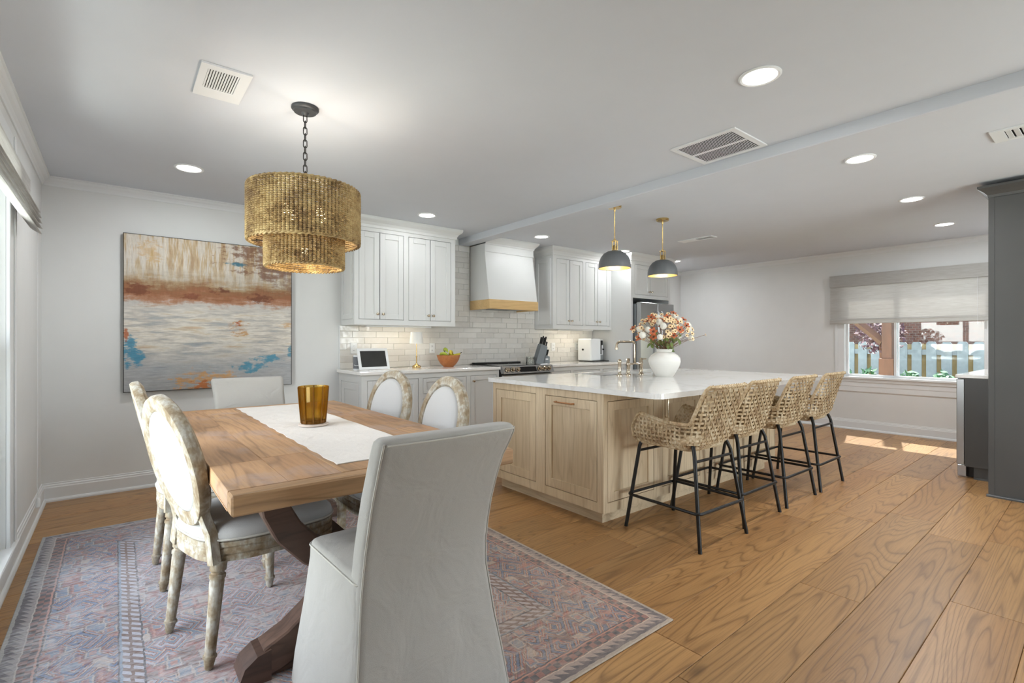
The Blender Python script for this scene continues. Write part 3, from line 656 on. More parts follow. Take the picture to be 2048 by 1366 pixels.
obj('oven_door', MB().cbox(3.405, 4.155, 4.44, 4.468, .16, .83, .005), 'steel', t); obj('oven_window', MB().box(3.52, 4.04, 4.436, 4.441, .35, .68), 'black_glass', t)
h = MB(); h.tube([(3.46, 4.44, .78), (3.46, 4.395, .78), (4.10, 4.395, .78), (4.10, 4.44, .78)], .011); obj('handle', h, 'steel', t, True)
for ring in ((3.60, 4.64, .10), (3.60, 4.90, .075), (3.96, 4.64, .075), (3.96, 4.90, .10)): r = MB(); r.lathe([(ring[2], .9349), (ring[2], .9353), (ring[2]-.003, .9353)], ring[0], ring[1], 32, False); obj('burner_ring', r, 'block_grey', t)
# under-cabinet light strips
for (x0, x1, nm) in ((2.0, 2.75, 'under-cabinet light strip left of the hood'), (4.7, 5.4, 'under-cabinet light strip right of the hood')):
    o = tag(obj('light_strip', MB().cbox(x0, x1, 4.90, 4.93, 1.362, 1.3755, .002), 'white_plastic'), 'slim white '+nm, 'light')
    o.name = 'light_strip'; area('under_cabinet_lamp', ((x0+x1)/2, 4.915, 1.358), (0, .15, -1), x1-x0, .02, 1.0, (1, .87, .66))

# ---- things on the back worktops
def outlet(x, z, label, ori='y-', face=5.106, w=.036, holes=True):
    t = thing('outlet', label, 'outlet', fp(ori, face, x, 0, z))
    mb = MB(); fb(mb, ori, face, x-w, x+w, 0, .006, z-.057, z+.057, .003); pl = obj('cover_plate', mb, 'white_plastic', t)
    for dz_ in (-.024, .024):
        mb = MB(); fb(mb, ori, face, x-.017, x+.017, .006, .009, z+dz_-.015, z+dz_+.015, .002); s_ = obj('socket', mb, 'white_plastic', t)
        mb = MB(); fb(mb, ori, face, x-.008, x-.005, .0085, .0095, z+dz_-.006, z+dz_+.005); fb(mb, ori, face, x+.005, x+.008, .0085, .0095, z+dz_-.006, z+dz_+.005); obj('slot', mb, 'black', s_)
    return t
outlet(.233, .415, 'white wall outlet beside the painting behind the oval-back chair', face=YB-.0005)
outlet(1.945, 1.14, 'white outlet above the small grey speaker'); outlet(2.872, 1.133, 'white outlet between the lamp and the fruit bowl')
outlet(4.80, 1.136, 'white outlet right of the knife block'); outlet(5.27, 1.14, 'white outlet beside the coffee machine')
t = thing('smart_speaker', 'small grey fabric speaker with white top beside tablet', 'speaker', (1.90, 4.90, CT))
l = MB(); l.lathe([(.038, CT+.012), (.038, CT+.10), (.036, CT+.13)], 1.90, 4.90, 24); obj('cloth_body', l, 'grey_cloth', t, True)
l = MB(); l.lathe([(.036, CT), (.039, CT+.003), (.039, CT+.012)], 1.90, 4.90, 24); obj('base', l, 'white_plastic', t, True)
l = MB(); l.lathe([(.0365, CT+.13), (.036, CT+.142), (.033, CT+.147)], 1.90, 4.90, 24); obj('top_cap', l, 'white_plastic', t, True)
h = MB(); h.tube([(1.86, 4.875, CT+.05), (1.875, 4.865, CT+.045), (1.91, 4.858, CT+.046), (1.93, 4.868, CT+.05)], .0025, 6); obj('cable', h, 'white_plastic', t, True)
t = thing('digital_frame', 'white framed tablet display leaning on the worktop', 'tablet', (2.05, 4.80, CT), radians(3))
def lean(p): return Vector((p.x, p.y+.0+.30*p.z, p.z*.955))
mb = MB(); frame_cells(mb, 'y-', 0, -.165, .165, .003, .225, [(-.138, .138, .03, .198)], -.012, .0); obj('bezel', mb.xf(lean), 'white_plastic', t, local=True)
mb = MB(); fb(mb, 'y-', 0, -.14, .14, -.011, -.003, .028, .20); obj('screen', mb.xf(lean), 'screen_dark', t, local=True)
mb = MB(); mb.loft([[(-.05, .02, .003), (.05, .02, .003), (.05, .10, 0), (-.05, .10, 0)], [(-.04, .045, .10), (.04, .045, .10), (.04, .05, .10), (-.04, .05, .10)]]); obj('stand', mb, 'black', t, local=True)
t = thing('table_lamp', 'small brass table lamp with white drum shade', 'lamp', (2.555, 4.88, CT))
l = MB(); l.lathe([(.045, CT), (.047, CT+.006), (.047, CT+.016), (.042, CT+.024), (.020, CT+.034), (.012, CT+.045)], 2.555, 4.88, 24, flute=.06); obj('base', l, 'brass', t, True)
l = MB(); l.lathe([(.006, CT+.04), (.006, CT+.11), (.009, CT+.115), (.009, CT+.125), (.0045, CT+.13), (.0045, CT+.29)], 2.555, 4.88, 14); obj('pole', l, 'brass', t, True)
l = MB(); l.lathe([(.074, CT+.262), (.062, CT+.388), (.060, CT+.388), (.072, CT+.262)], 2.555, 4.88, 32, False); obj('lamp_shade', l, 'lamp_cloth', t, True)
l = MB(); l.sphere((2.555, 4.88, CT+.315), .02); obj('bulb', l, 'white_plastic', t, True)
t = thing('wooden_bowl', 'turned wooden fruit bowl on the white worktop', 'bowl', (2.94, 4.85, CT))
l = MB(); l.lathe([(.055, CT), (.058, CT+.004), (.09, CT+.035), (.118, CT+.08), (.134, CT+.132), (.128, CT+.132), (.11, CT+.08), (.08, CT+.035), (.03, CT+.016)], 2.94, 4.85, 32); obj('bowl', l, 'bowl_wood', t, True)
def banana(lbl, c, rz, tilt, mat, R=.09, bend=1.6):
    t = thing('banana', lbl, 'fruit', c, rz); pts = []; rr = []
    for i in range(13):
        a = -bend/2+bend*i/12; p = Vector((R*sin(a), 0, R*(1-cos(a)))); pts.append(Matrix.Rotation(tilt, 3, 'X') @ p); k = i/12; rr.append(.018*min(1, .25+3.2*k, .25+3.2*(1-k)))
    b = MB().tube(pts, rr, 8); obj('peel', b, mat, t, True, True)
    b = MB().tube([pts[-1], pts[-1]+(pts[-1]-pts[-2])*1.6], [.005, .0045], 6); obj('tip', b, 'banana_tip', t, True, True)
banana('green-yellow banana standing highest in the wooden bowl', (2.915, 4.88, CT+.20), 1.3, radians(160), 'banana_green', .085, 2.0)
banana('yellow banana curving over the middle of the bowl', (2.95, 4.82, CT+.172), .9, radians(150), 'banana', .085, 1.9)
banana('yellow banana at the right of the bowl, tip upward', (3.03, 4.87, CT+.125), -.4, radians(20), 'banana', .10, 1.5)
banana('green banana low at the left of the bowl', (2.865, 4.84, CT+.150), 1.9, radians(140), 'banana_green', .08, 1.7)
t = thing('glass_jar', 'low clear glass jar beside the knife block', 'jar', (4.225, 4.93, CT))
l = MB(); l.lathe([(.055, CT), (.06, CT+.006), (.06, CT+.07), (.056, CT+.076), (.053, CT+.07), (.053, CT+.01)], 4.225, 4.93, 28); obj('jar_body', l, 'jar_glass', t, True)
l = MB(); l.lathe([(.057, CT+.077), (.057, CT+.085), (.05, CT+.088)], 4.225, 4.93, 28); obj('lid', l, 'jar_glass', t, True)
t = thing('knife_block', 'grey knife block holding black-handled knives', 'knife block', (4.40, 4.92, CT), radians(-12))
mb = MB(); mb.loft([[(-.10, s*.05, .0), (.03, s*.05, .0), (.075, s*.05, .215), (-.015, s*.05, .255)] for s in (-1, 1)]); obj('block', mb.xf(lambda p: Vector((p.x, p.y, p.z))), 'block_grey', t, local=True)
mb = MB(); mb.loft([[(.01, s*.05, 0), (.11, s*.05, 0), (.11, s*.05, .085), (.035, s*.05, .11)] for s in (-1, 1)]); obj('front_block', mb, 'block_grey', t, local=True)
obj('badge', MB().box(.045, .085, -.0515, -.0505, .045, .06), 'white_plastic', t, local=True)
ax = Vector((.27, 0, 1)).normalized()
for i, (x, y, L) in enumerate(((-.005, -.03, .12), (.0, .0, .105), (.0, .03, .11), (.035, -.025, .13), (.04, .015, .12), (.06, -.03, .07), (.065, .025, .09))):
    z = .255-(x+.015)*.44-.01; p = Vector((x, y, z)); k = MB().spin(p, p+ax*L, [(0, .009), (.1, .0105), (.5, .0095), (.9, .012), (1, .008)], 8); obj('knife_handle', k, 'black', t, True, True)
for y in (-.035, -.012, .012, .035):
    p = Vector((.075, y, .095)); k = MB().spin(p, p+ax*.085, [(0, .007), (.1, .008), (.9, .009), (1, .006)], 8); obj('knife_handle', k, 'black', t, True, True)
t = thing('coffee_machine', 'white coffee machine with black control screen by the wall', 'coffee machine', (5.38, 4.88, CT))
obj('body', MB().cbox(5.22, 5.43, 4.78, 5.04, CT+.012, CT+.325, .012), 'white_plastic', t)
obj('front_column', MB().cbox(5.43, 5.57, 4.86, 5.04, CT+.012, CT+.315, .008), 'white_plastic', t)
obj('screen', MB().box(5.47, 5.55, 4.852, 4.861, CT+.235, CT+.30), 'black_glass', t); obj('spout', MB().cbox(5.505, 5.517, 4.845, 4.86, CT+.10, CT+.235, .002), 'black', t)
obj('dial', MB().cyl((5.56, 4.86, CT+.17), (5.56, 4.845, CT+.17), .012), 'black', t); obj('drip_tray', MB().cbox(5.24, 5.585, 4.76, 5.03, CT, CT+.012, .003), 'black', t)
obj('water_tank', MB().cbox(5.44, 5.565, 4.85, 4.862, CT+.02, CT+.09, .003), 'steel', t); obj('side_knob', MB().cyl((5.22, 4.93, CT+.17), (5.208, 4.93, CT+.17), .014), 'black', t)

# ================================================================== ISLAND
IX0, IX1, IY0, IY1 = 2.46, 4.90, 2.144, 3.345; IT = .908
t = thing('kitchen_island', 'pale oak kitchen island with shaker door panels', 'kitchen island', (3.68, 2.75, 0))
mb = MB()
mb.box(IX0+.06, 3.30, IY0+.06, IY1, .095, .876); mb.box(4.18, IX1, IY0+.06, IY1, .095, .876); mb.box(3.30, 4.18, IY0+.06, IY1, .095, .60)
mb.box(3.30, 4.18, IY0+.06, 2.86, .60, .876); mb.box(3.30, 4.18, 3.33, IY1, .60, .876)
mb.box(IX0+.005, IX1, IY0+.005, IY0+.06, .86, .876); mb.box(IX0+.005, IX0+.06, IY0+.02, IY1, .86, .876); mb.box(IX0+.005, IX1, IY0+.005, IY0+.06, .095, .11); mb.box(IX0+.005, IX0+.06, IY0+.02, IY1, .095, .11); mb.box(IX0+.005, IX0+.06, IY1-.012, IY1, .095, .876); mb.box(IX1-.012, IX1, IY0+.005, IY0+.06, .095, .876)
H1 = [(2.804, 3.305, .157, .821), (2.198, 2.702, .157, .821)]
frame_cells(mb, 'x-', IX0, IY0+.02, IY1, .095, .876, H1, -.0201, 0)
bays = [2.50+i*.598 for i in range(4)]
H2 = [(a, a+.498, .157, .82) for a in bays]
frame_cells(mb, 'y-', IY0, IX0, IX1, .095, .876, H2, -.0201, 0); obj('body', mb, 'oak_z', t)
for h in H1: dd = door(t, 'x-', IX0, *h, 'oak_z', .064)
b = MB(); b.tube([(IX0, 2.41, .782), (IX0-.026, 2.41, .782), (IX0-.026, 2.58, .782), (IX0, 2.58, .782)], .0055, 8); obj('handle', b, 'copper', dd, True)
for i, h in enumerate(H2):
    dd = door(t, 'y-', IY0, *h, 'oak_z', .06)
    if i: xa = h[0]+.035 if i % 2 else h[1]-.035; b = MB(); b.tube([(xa, IY0, .80), (xa, IY0-.026, .80), (xa, IY0-.026, .66), (xa, IY0, .66)], .0055, 8); obj('handle', b, 'nickel', dd, True)
obj('toe_kick', MB().box(2.535, IX1-.05, 2.22, IY1-.02, 0, .095), 'oak_y', t)
# worktop with sink cut-out and a rounded seating corner
ct = MB(); Z0, Z1 = .876, IT
def arc(cx, cy, r, a0, a1, n=6): return [(cx+r*cos(a0+(a1-a0)*i/n), cy+r*sin(a0+(a1-a0)*i/n)) for i in range(n+1)]
CX0, CX1, CY0, CY1 = 2.425, 4.95, 1.70, 3.38
ct.loft([[(*p, z) for p in arc(CX0+.07, CY0+.07, .07, pi, 1.5*pi)+[(3.36, CY0), (3.36, CY1)]+arc(CX0+.02, CY1-.02, .02, pi/2, pi, 3)] for z in (Z0, Z1)])
ct.loft([[(*p, z) for p in [(4.11, CY1), (4.11, CY0)]+arc(CX1-.07, CY0+.07, .07, 1.5*pi, 2*pi)+arc(CX1-.02, CY1-.02, .02, 0, pi/2, 3)] for z in (Z0, Z1)])
ct.box(3.36, 4.11, CY0, 2.93, Z0, Z1); ct.box(3.36, 4.11, 3.28, CY1, Z0, Z1)
tag(obj('island_worktop', ct, 'quartz', at=(3.68, 2.55, Z0)), 'polished white quartz worktop of the island', 'worktop')
t = thing('sink', 'undermount steel sink set in the island worktop', 'sink', (3.735, 3.1, .65))
mb = MB(); mb.box(3.345, 3.36, 2.915, 3.295, .66, .8755); mb.box(4.11, 4.125, 2.915, 3.295, .66, .8755); mb.box(3.36, 4.11, 2.915, 2.93, .66, .8755); mb.box(3.36, 4.11, 3.28, 3.295, .66, .8755); mb.box(3.345, 4.125, 2.915, 3.295, .645, .66); obj('basin', mb, 'sink_steel', t)
l = MB(); l.lathe([(.04, .66), (.04, .664), (.03, .664), (.028, .661)], 3.735, 3.1, 20); obj('drain', l, 'steel', t, True)
FY = 2.84
t = thing('bridge_faucet', 'polished nickel bridge faucet with tall arched spout', 'faucet', (3.68, FY, IT))
for x in (3.59, 3.775):
    l = MB(); l.lathe([(.026, IT), (.026, IT+.006), (.019, IT+.012), (.016, IT+.03), (.016, IT+.085), (.019, IT+.09), (.019, IT+.115), (.015, IT+.12), (.015, IT+.145), (.011, IT+.152)], x, FY, 18); po = obj('valve_post', l, 'nickel', t, True)
    h = MB(); h.tube([(x, FY, IT+.14), (x-.05*(1 if x < 3.68 else -1), FY-.02, IT+.142)], [.006, .005], 8); obj('lever', h, 'nickel', po, True)
h = MB(); h.tube([(3.59, FY, IT+.10), (3.65, FY, IT+.10), (3.683, FY, IT+.105), (3.715, FY, IT+.10), (3.775, FY, IT+.10)], .009, 10); obj('bridge', h, 'nickel', t, True)
pts = [(3.683, FY, IT+.10), (3.683, FY, IT+.27)]+[(3.683, FY+.03-.03*cos(a), IT+.27+.03*sin(a)) for a in (pi/6, pi/3, pi/2)]+[(3.683, FY+.17, IT+.30)]+[(3.683, FY+.17+.04*sin(a), IT+.26+.04*cos(a)) for a in (pi/6, pi/3, pi/2)]+[(3.683, FY+.21, IT+.235)]
obj('spout', MB().tube(pts, .011, 12), 'nickel', t, True)
l = MB(); l.lathe([(.015, IT+.225), (.015, IT+.245), (.012, IT+.248)], 3.683, FY+.21, 14); obj('aerator', l, 'nickel', t, True)
t = thing('soap_dispenser', 'polished nickel sprayer post left of the faucet', 'soap dispenser', (3.47, FY, IT))
l = MB(); l.lathe([(.026, IT), (.026, IT+.006), (.019, IT+.012), (.015, IT+.02), (.015, IT+.115), (.018, IT+.12), (.018, IT+.133), (.012, IT+.143), (.004, IT+.147)], 3.47, FY, 18); obj('post', l, 'nickel', t, True)
# vase and flowers
VX, VY = 3.70, 2.54
t = thing('vase', 'round matte white ceramic vase on the island', 'vase', (VX, VY, IT))
prof = [(.07, 0), (.074, .004), (.095, .04), (.122, .09), (.134, .13), (.131, .155), (.112, .185), (.08, .205), (.066, .213), (.066, .228), (.069, .236), (.064, .238), (.060, .228), (.060, .21), (.05, .18)]
l = MB(); l.lathe([(r, IT+z) for r, z in prof], VX, VY, 40); obj('vase_body', l, 'ceramic', t, True)
t = thing('flower_bouquet', 'bouquet of white pompoms, cream daisies and rust blossoms in vase', 'flowers', (VX, VY, IT+.18))
def flower_meshes():
    D = {}
    b = MB().sphere((0, 0, 0), 1, 10, 8); D['pompom'] = b.mesh('pompom', True)
    D['pompom'].materials.append(M['pompom'])
    for nm, n, cup, w, mt in (('daisy', 7, .35, .42, 'petal_cream'), ('blossom', 5, .25, .5, 'petal_rust')):
        m = MB()
        for i in range(n):
            a = 2*pi*i/n; ca, sa = cos(a), sin(a); px, py = -sa, ca
            P = [(ca*.15, sa*.15, 0), (ca*.6+px*w*.8, sa*.6+py*w*.8, cup*.5), (ca*1.0+px*w*.4, sa*1.0+py*w*.4, cup), (ca*1.08, sa*1.08, cup*.9), (ca*1.0-px*w*.4, sa*1.0-py*w*.4, cup), (ca*.6-px*w*.8, sa*.6-py*w*.8, cup*.5)]
            m.face(P)
        D[nm] = m.mesh(nm, True, 80); D[nm].materials.append(M[mt])
    m = MB().sphere((0, 0, .12), .3, 8, 5, (1, 1, .7)); D['eye'] = m.mesh('eye', True); D['eye'].materials.append(M['flower_eye'])
    m = MB(); m.add([(0, 0, 0), (.22, .35, .04), (.26, .6, .02), (0, 1, -.08), (-.26, .6, .02), (-.22, .35, .04), (0, .5, -.05)], [(0, 1, 6), (1, 2, 6), (2, 3, 6), (3, 4, 6), (4, 5, 6), (5, 0, 6)]); D['leaf'] = m.mesh('leaf', True, 80); D['leaf'].materials.append(M['leaf'])
    return D
FM = flower_meshes(); rnd = random.Random(21)
stems = MB()
def put(name, me, p, nrm, s, spin=0.):
    o = obj(name, FM[me], None, t); o.location = Vector(p)-wloc(t); o.rotation_mode = 'QUATERNION'
    o.rotation_quaternion = Vector(nrm).normalized().to_track_quat('Z', 'Y') @ Matrix.Rotation(spin, 3, 'Z').to_quaternion(); o.scale = (s, s, s); return o
def head(kind, k):
    while True:
        a = rnd.uniform(0, 2*pi); e = rnd.uniform(-.12, 1.0); r = rnd.uniform(.75, 1.05)
        d = Vector((cos(a)*cos(e*1.35)*.29, sin(a)*cos(e*1.35)*.25, .05+sin(e*1.35)*.19))*r
        p = Vector((VX, VY, IT+.30))+d
        if all((p-q).length > mn for q, mn in used): break
    return p, d
used = []
def stem_to(p):
    b = Vector((VX+rnd.uniform(-.03, .03), VY+rnd.uniform(-.03, .03), IT+.19)); m = b*.45+p*.55+Vector((0, 0, .03))
    stems.tube([b, b*.75+m*.25+Vector((0, 0, .02)), m, p], .0016, 4)
for i in range(20):
    p, d = head('p', i); used.append((p, .055)); stem_to(p); put('pompom', 'pompom', p, d, rnd.uniform(.024, .031))
for i in range(24):
    p, d = head('r', i); used.append((p, .04)); stem_to(p); d = d+Vector((-.12, -.14, .1)); o = put('blossom', 'blossom', p, d, rnd.uniform(.026, .034), rnd.uniform(0, 6)); e = obj('eye', FM['eye'], None, o)
for i in range(78):
    p, d = head('d', i); used.append((p, .027)); p = p*1.; d = d+Vector((-.10, -.12, .05)); o = put('daisy', 'daisy', p, d, rnd.uniform(.016, .021), rnd.uniform(0, 6)); e = obj('eye', FM['eye'], None, o)
    if i % 3 == 0: stem_to(p)
for i in range(60):
    a = rnd.uniform(0, 2*pi); rr = rnd.uniform(.05, .20); p = Vector((VX+rr*.7*cos(a), VY+rr*.7*sin(a), IT+.24+rr*.25+rnd.uniform(-.01, .06)))
    put('leaf', 'leaf', p, (cos(a)*.6-.3, sin(a)*.6-.3, rnd.uniform(.2, .9)), rnd.uniform(.04, .075), rnd.uniform(0, 6))
p = Vector((VX+.31, VY-.20, IT+.36)); stem_to(p); o = put('daisy', 'daisy', p, (.3, -.6, .3), .016)
obj('stems', stems, 'stem', t)

# ================================================================== CEILING
def downlight(x, y, label, power=9.):
    t = thing('downlight', label, 'downlight', (x, y, ZC), 0, 'recessed ceiling downlights')
    l = MB(); l.lathe([(.092, ZC-.0005), (.092, ZC-.004), (.084, ZC-.009), (.075, ZC-.006), (.073, ZC-.0005)], x, y, 36, False); obj('trim_ring', l, 'white_plastic', t, True)
    l = MB(); l.lathe([(.074, ZC-.0045), (.074, ZC-.0055)], x, y, 36); obj('lens', l, 'downlight', t)
    area('downlight_lamp', (x, y, ZC-.012), (0, 0, -1), .14, .14, power, (.96, .98, 1), 'DISK')
for x, y, lb in ((2.357, 1.10, 'large round downlight nearest the camera, before the ceiling beam'), (3.953, 1.173, 'round downlight just beyond the beam, beside the return grille'), (5.429, 1.227, 'round downlight third in the right-hand row'), (6.857, 1.271, 'round downlight last in the right-hand row, near the window'),
                 (.408, 4.23, 'round downlight above the painting'), (2.39, 4.346, 'round downlight above the left wall cabinet'), (3.94, 4.392, 'round downlight in front of the range hood'), (5.452, 4.394, 'round downlight behind the nearer island pendant'), (6.752, 4.445, 'round downlight above the refrigerator, behind the farther pendant')):
    downlight(x, y, lb, 12. if y < 2 else (7. if x < 1 else 2.2 if x < 5 else 3. if x < 6 else 10.))      # the lights over the worktops are dimmed lower
def vent(name, label, x0, x1, y0, y1, n, along, border=.03, box=None, fmat='white_plastic', split=False):
    t = thing(name, label, 'vent', ((x0+x1)/2, (y0+y1)/2, ZC)); b = box or (x0+border, x1-border, y0+border, y1-border)
    mb = MB()
    for g in ((x0, b[0], y0, y1), (b[1], x1, y0, y1), (b[0], b[1], y0, b[2]), (b[0], b[1], b[3], y1)): mb.box(g[0], g[1], g[2], g[3], ZC-.009, ZC-.0005)
    obj('frame', mb, fmat, t); obj('duct_shade', MB().box(b[0], b[1], b[2], b[3], ZC-.002, ZC-.0006), 'shade_black', t)  # thin near-black sheet paints the shade behind the slats
    for i in range(n):
        k = (i+.5)/n; m = MB()
        if along == 'x': y = b[2]+(b[3]-b[2])*k; w = (b[3]-b[2])/n; m.loft([[(x, y-w*.42, ZC-.0085), (x, y-w*.36, ZC-.0095), (x, y+w*.36, ZC-.0055), (x, y+w*.30, ZC-.0045)] for x in (b[0], b[1])])
        else: x = b[0]+(b[1]-b[0])*k; w = (b[1]-b[0])/n; m.loft([[(x-w*.42, y, ZC-.0085), (x-w*.36, y, ZC-.0095), (x+w*.36, y, ZC-.0055), (x+w*.30, y, ZC-.0045)] for y in (b[2], b[3])])
        obj('slat', m, fmat, t)
    if split: obj('centre_bar', MB().box(b[0], b[1], (b[2]+b[3])/2-.012, (b[2]+b[3])/2+.012, ZC-.0105, ZC-.009) if split == 'x' else MB().box((b[0]+b[1])/2-.012, (b[0]+b[1])/2+.012, b[2], b[3], ZC-.0105, ZC-.009), fmat, t)
    return t
vent('ceiling_vent', 'square white ceiling register above the dining table', .295, .50, 2.57, 2.92, 12, 'y', .03, (.325, .455, 2.615, 2.815))
vent('return_grille', 'large white return-air grille beside the ceiling beam', 2.80, 3.21, 1.45, 1.88, 30, 'x', .03, split='y')
t = vent('ceiling_vent', 'white ceiling vent with curved blades at the right edge', 4.05, 4.29, .16, .55, 9, 'x', .03, (4.085, 4.255, .19, .49))
vent('ceiling_vent', 'small white ceiling vent behind the pendants', 5.435, 5.575, 3.10, 3.54, 8, 'y', .02, (5.455, 5.555, 3.12, 3.32))

# ---- chandelier
HX, HY = .786, 2.755
t = thing('chandelier', 'two-tier woven seagrass drum chandelier on a black chain', 'chandelier', (HX, HY, ZC))
l = MB(); l.lathe([(.068, ZC), (.069, ZC-.010), (.064, ZC-.016), (.058, ZC-.019), (.056, ZC-.026), (.02, ZC-.030), (.012, ZC-.04), (.004, ZC-.045)], HX, HY, 32); obj('canopy', l, 'canopy_grey', t, True)
z = ZC-.04; i = 0
while z > 2.03:
    L, w = .021, .0095; pts = []
    for k in range(20):
        a = 2*pi*k/20; s_ = sin(a); dx = w*cos(a); dzz = (L-w)*(1 if s_ > 0 else -1)+w*s_
        pts.append((HX+dx, HY, z-.018+dzz) if i % 2 == 0 else (HX, HY+dx, z-.018+dzz))
    obj('chain_link', MB().tube(pts, .0024, 6, True), 'black_metal', t, True); z -= .0335; i += 1
obj('stem', MB().cyl((HX, HY, 2.035), (HX, HY, 1.705), .005, n=10), 'black_metal', t)
def drum(name, R, z0, z1, rows, ribs):
    mb = MB(); S = ribs*4
    for r in range(rows):
        zz = z0+(r+.5)*(z1-z0)/rows; pts = []
        for k in range(S):
            a = 2*pi*k/S; off = .0085*abs(sin(ribs/2*a))-.003; rr = R+off+random.uniform(-.0007, .0007); pts.append((HX+rr*cos(a), HY+rr*sin(a), zz+random.uniform(-.0012, .0012)))
        mb.tube(pts, (z1-z0)/rows*.50, 5, True)
    o = obj(name, mb, 'seagrass', t, True)
    rb = MB()
    for k in range(ribs): a = 2*pi*k/ribs; rb.tube([(HX+R*cos(a), HY+R*sin(a), z0-.002), (HX+R*cos(a), HY+R*sin(a), z1+.002)], .0022, 5)
    obj('ribs', rb, 'black_metal', o)
    for nm, zz in (('bottom_rim', z0-.003), ('top_rim', z1+.003)):
        rm = MB(); N = 120
        for ph in (0, pi): rm.tube([(HX+(R+.005*cos(30*2*pi*k/N+ph))*cos(2*pi*k/N), HY+(R+.005*cos(30*2*pi*k/N+ph))*sin(2*pi*k/N), zz+.005*sin(30*2*pi*k/N+ph)) for k in range(N)], .005, 5, True)
        obj(nm, rm, 'seagrass', o, True)
    return o
drum('upper_shade', .274, 1.737, 2.008, 25, 90); drum('lower_shade', .192, 1.607, 1.752, 14, 64)
for k in range(3):
    a = 2*pi*k/3+.5; sp = MB(); sp.tube([(HX, HY, 2.03), (HX+.27*cos(a), HY+.27*sin(a), 2.0)], .003, 6); obj('support_arm', sp, 'black_metal', t)
    for zz, rr in ((1.75, .27), (1.74, .19)): sp = MB(); sp.tube([(HX, HY, zz), (HX+rr*cos(a), HY+rr*sin(a), zz-.008)], .003, 6); obj('support_arm', sp, 'black_metal', t)
for k in range(4):
    a = 2*pi*k/4+.35; x, y = HX+.11*cos(a), HY+.11*sin(a)
    so = obj('socket', MB().cyl((x, y, 1.80), (x, y, 1.86), .012, n=12).tube([(HX, HY, 1.78), (x, y, 1.80)], .004, 6), 'black_metal', t)
    l = MB(); l.lathe([(.006, 1.86), (.015, 1.875), (.017, 1.89), (.012, 1.91), (.003, 1.925)], x, y, 12); obj('bulb', l, 'bulb_warm', so, True)
    d = bpy.data.lights.new('chandelier_lamp', 'POINT'); d.energy = 1.7; d.color = (1, .94, .86); d.shadow_soft_size = .016
    o = bpy.data.objects.new('chandelier_lamp', d); COL.objects.link(o); o.location = (x, y, 1.945)
l = MB(); l.sphere((HX, HY, 1.69), .02, 12, 8); obj('bulb', l, 'bulb_warm', t, True)
d = bpy.data.lights.new('chandelier_lamp', 'POINT'); d.energy = 1.6; d.color = (1, .80, .52); d.shadow_soft_size = .02
o = bpy.data.objects.new('chandelier_lamp', d); COL.objects.link(o); o.location = (HX+.03, HY, 1.655)
# ---- island pendants
def pendant(x, y, label, zs=1.882):
    t = thing('pendant_light', label, 'pendant light', (x, y, ZC), 0, 'dome pendants over the island')
    l = MB(); l.lathe([(.062, ZC), (.062, ZC-.018), (.058, ZC-.022), (.01, ZC-.024)], x, y, 28); obj('canopy', l, 'brass', t, True)
    l = MB(); l.lathe([(.009, ZC-.022), (.009, ZC-.05), (.005, ZC-.055), (.005, zs+.27), (.011, zs+.265), (.011, zs+.25)], x, y, 12); obj('rod', l, 'brass', t, True)
    cg = MB(); cg.lathe([(.030, zs+.25), (.030, zs+.243), (.008, zs+.243)], x, y, 20)
    for k in range(5): a = 2*pi*k/5+.3; cg.cyl((x+.025*cos(a), y+.025*sin(a), zs+.16), (x+.025*cos(a), y+.025*sin(a), zs+.245), .004, n=8)
    cg.lathe([(.02, zs+.16), (.02, zs+.20), (.012, zs+.21)], x, y, 14); obj('cage', cg, 'brass', t, True)
    pr = [(.147, 0), (.146, .03), (.140, .065), (.126, .10), (.100, .132), (.066, .152), (.03, .16), (.005, .161)]
    l = MB(); l.lathe([(r, zs+z_) for r, z_ in pr], x, y, 44, False); so = obj('shade', l, 'pendant_grey', t, True)
    l = MB(); l.lathe([(r-.003, zs+z_-.003 if z_ > 0 else zs) for r, z_ in pr], x, y, 44, False); obj('shade_lining', l, 'pendant_gold', so, True)
    l = MB(); l.lathe([(.147, zs), (.147, zs-.002), (.143, zs-.002), (.143, zs)], x, y, 44, False); obj('shade_rim', l, 'pendant_grey', so, True)
    l = MB(); l.sphere((x, y, zs+.085), .028, 14, 9); obj('bulb', l, 'bulb_warm', t, True)
    d = bpy.data.lights.new('pendant_lamp', 'POINT'); d.energy = 1.1; d.color = (1, .85, .62); d.shadow_soft_size = .03
    o = bpy.data.objects.new('pendant_lamp', d); COL.objects.link(o); o.location = (x, y, zs+.04)
pendant(3.577, 2.985, 'grey dome pendant with brass rod, nearer, left of the two over the island'); pendant(4.338, 3.0, 'grey dome pendant with brass rod, farther, right of the two over the island', 1.878)

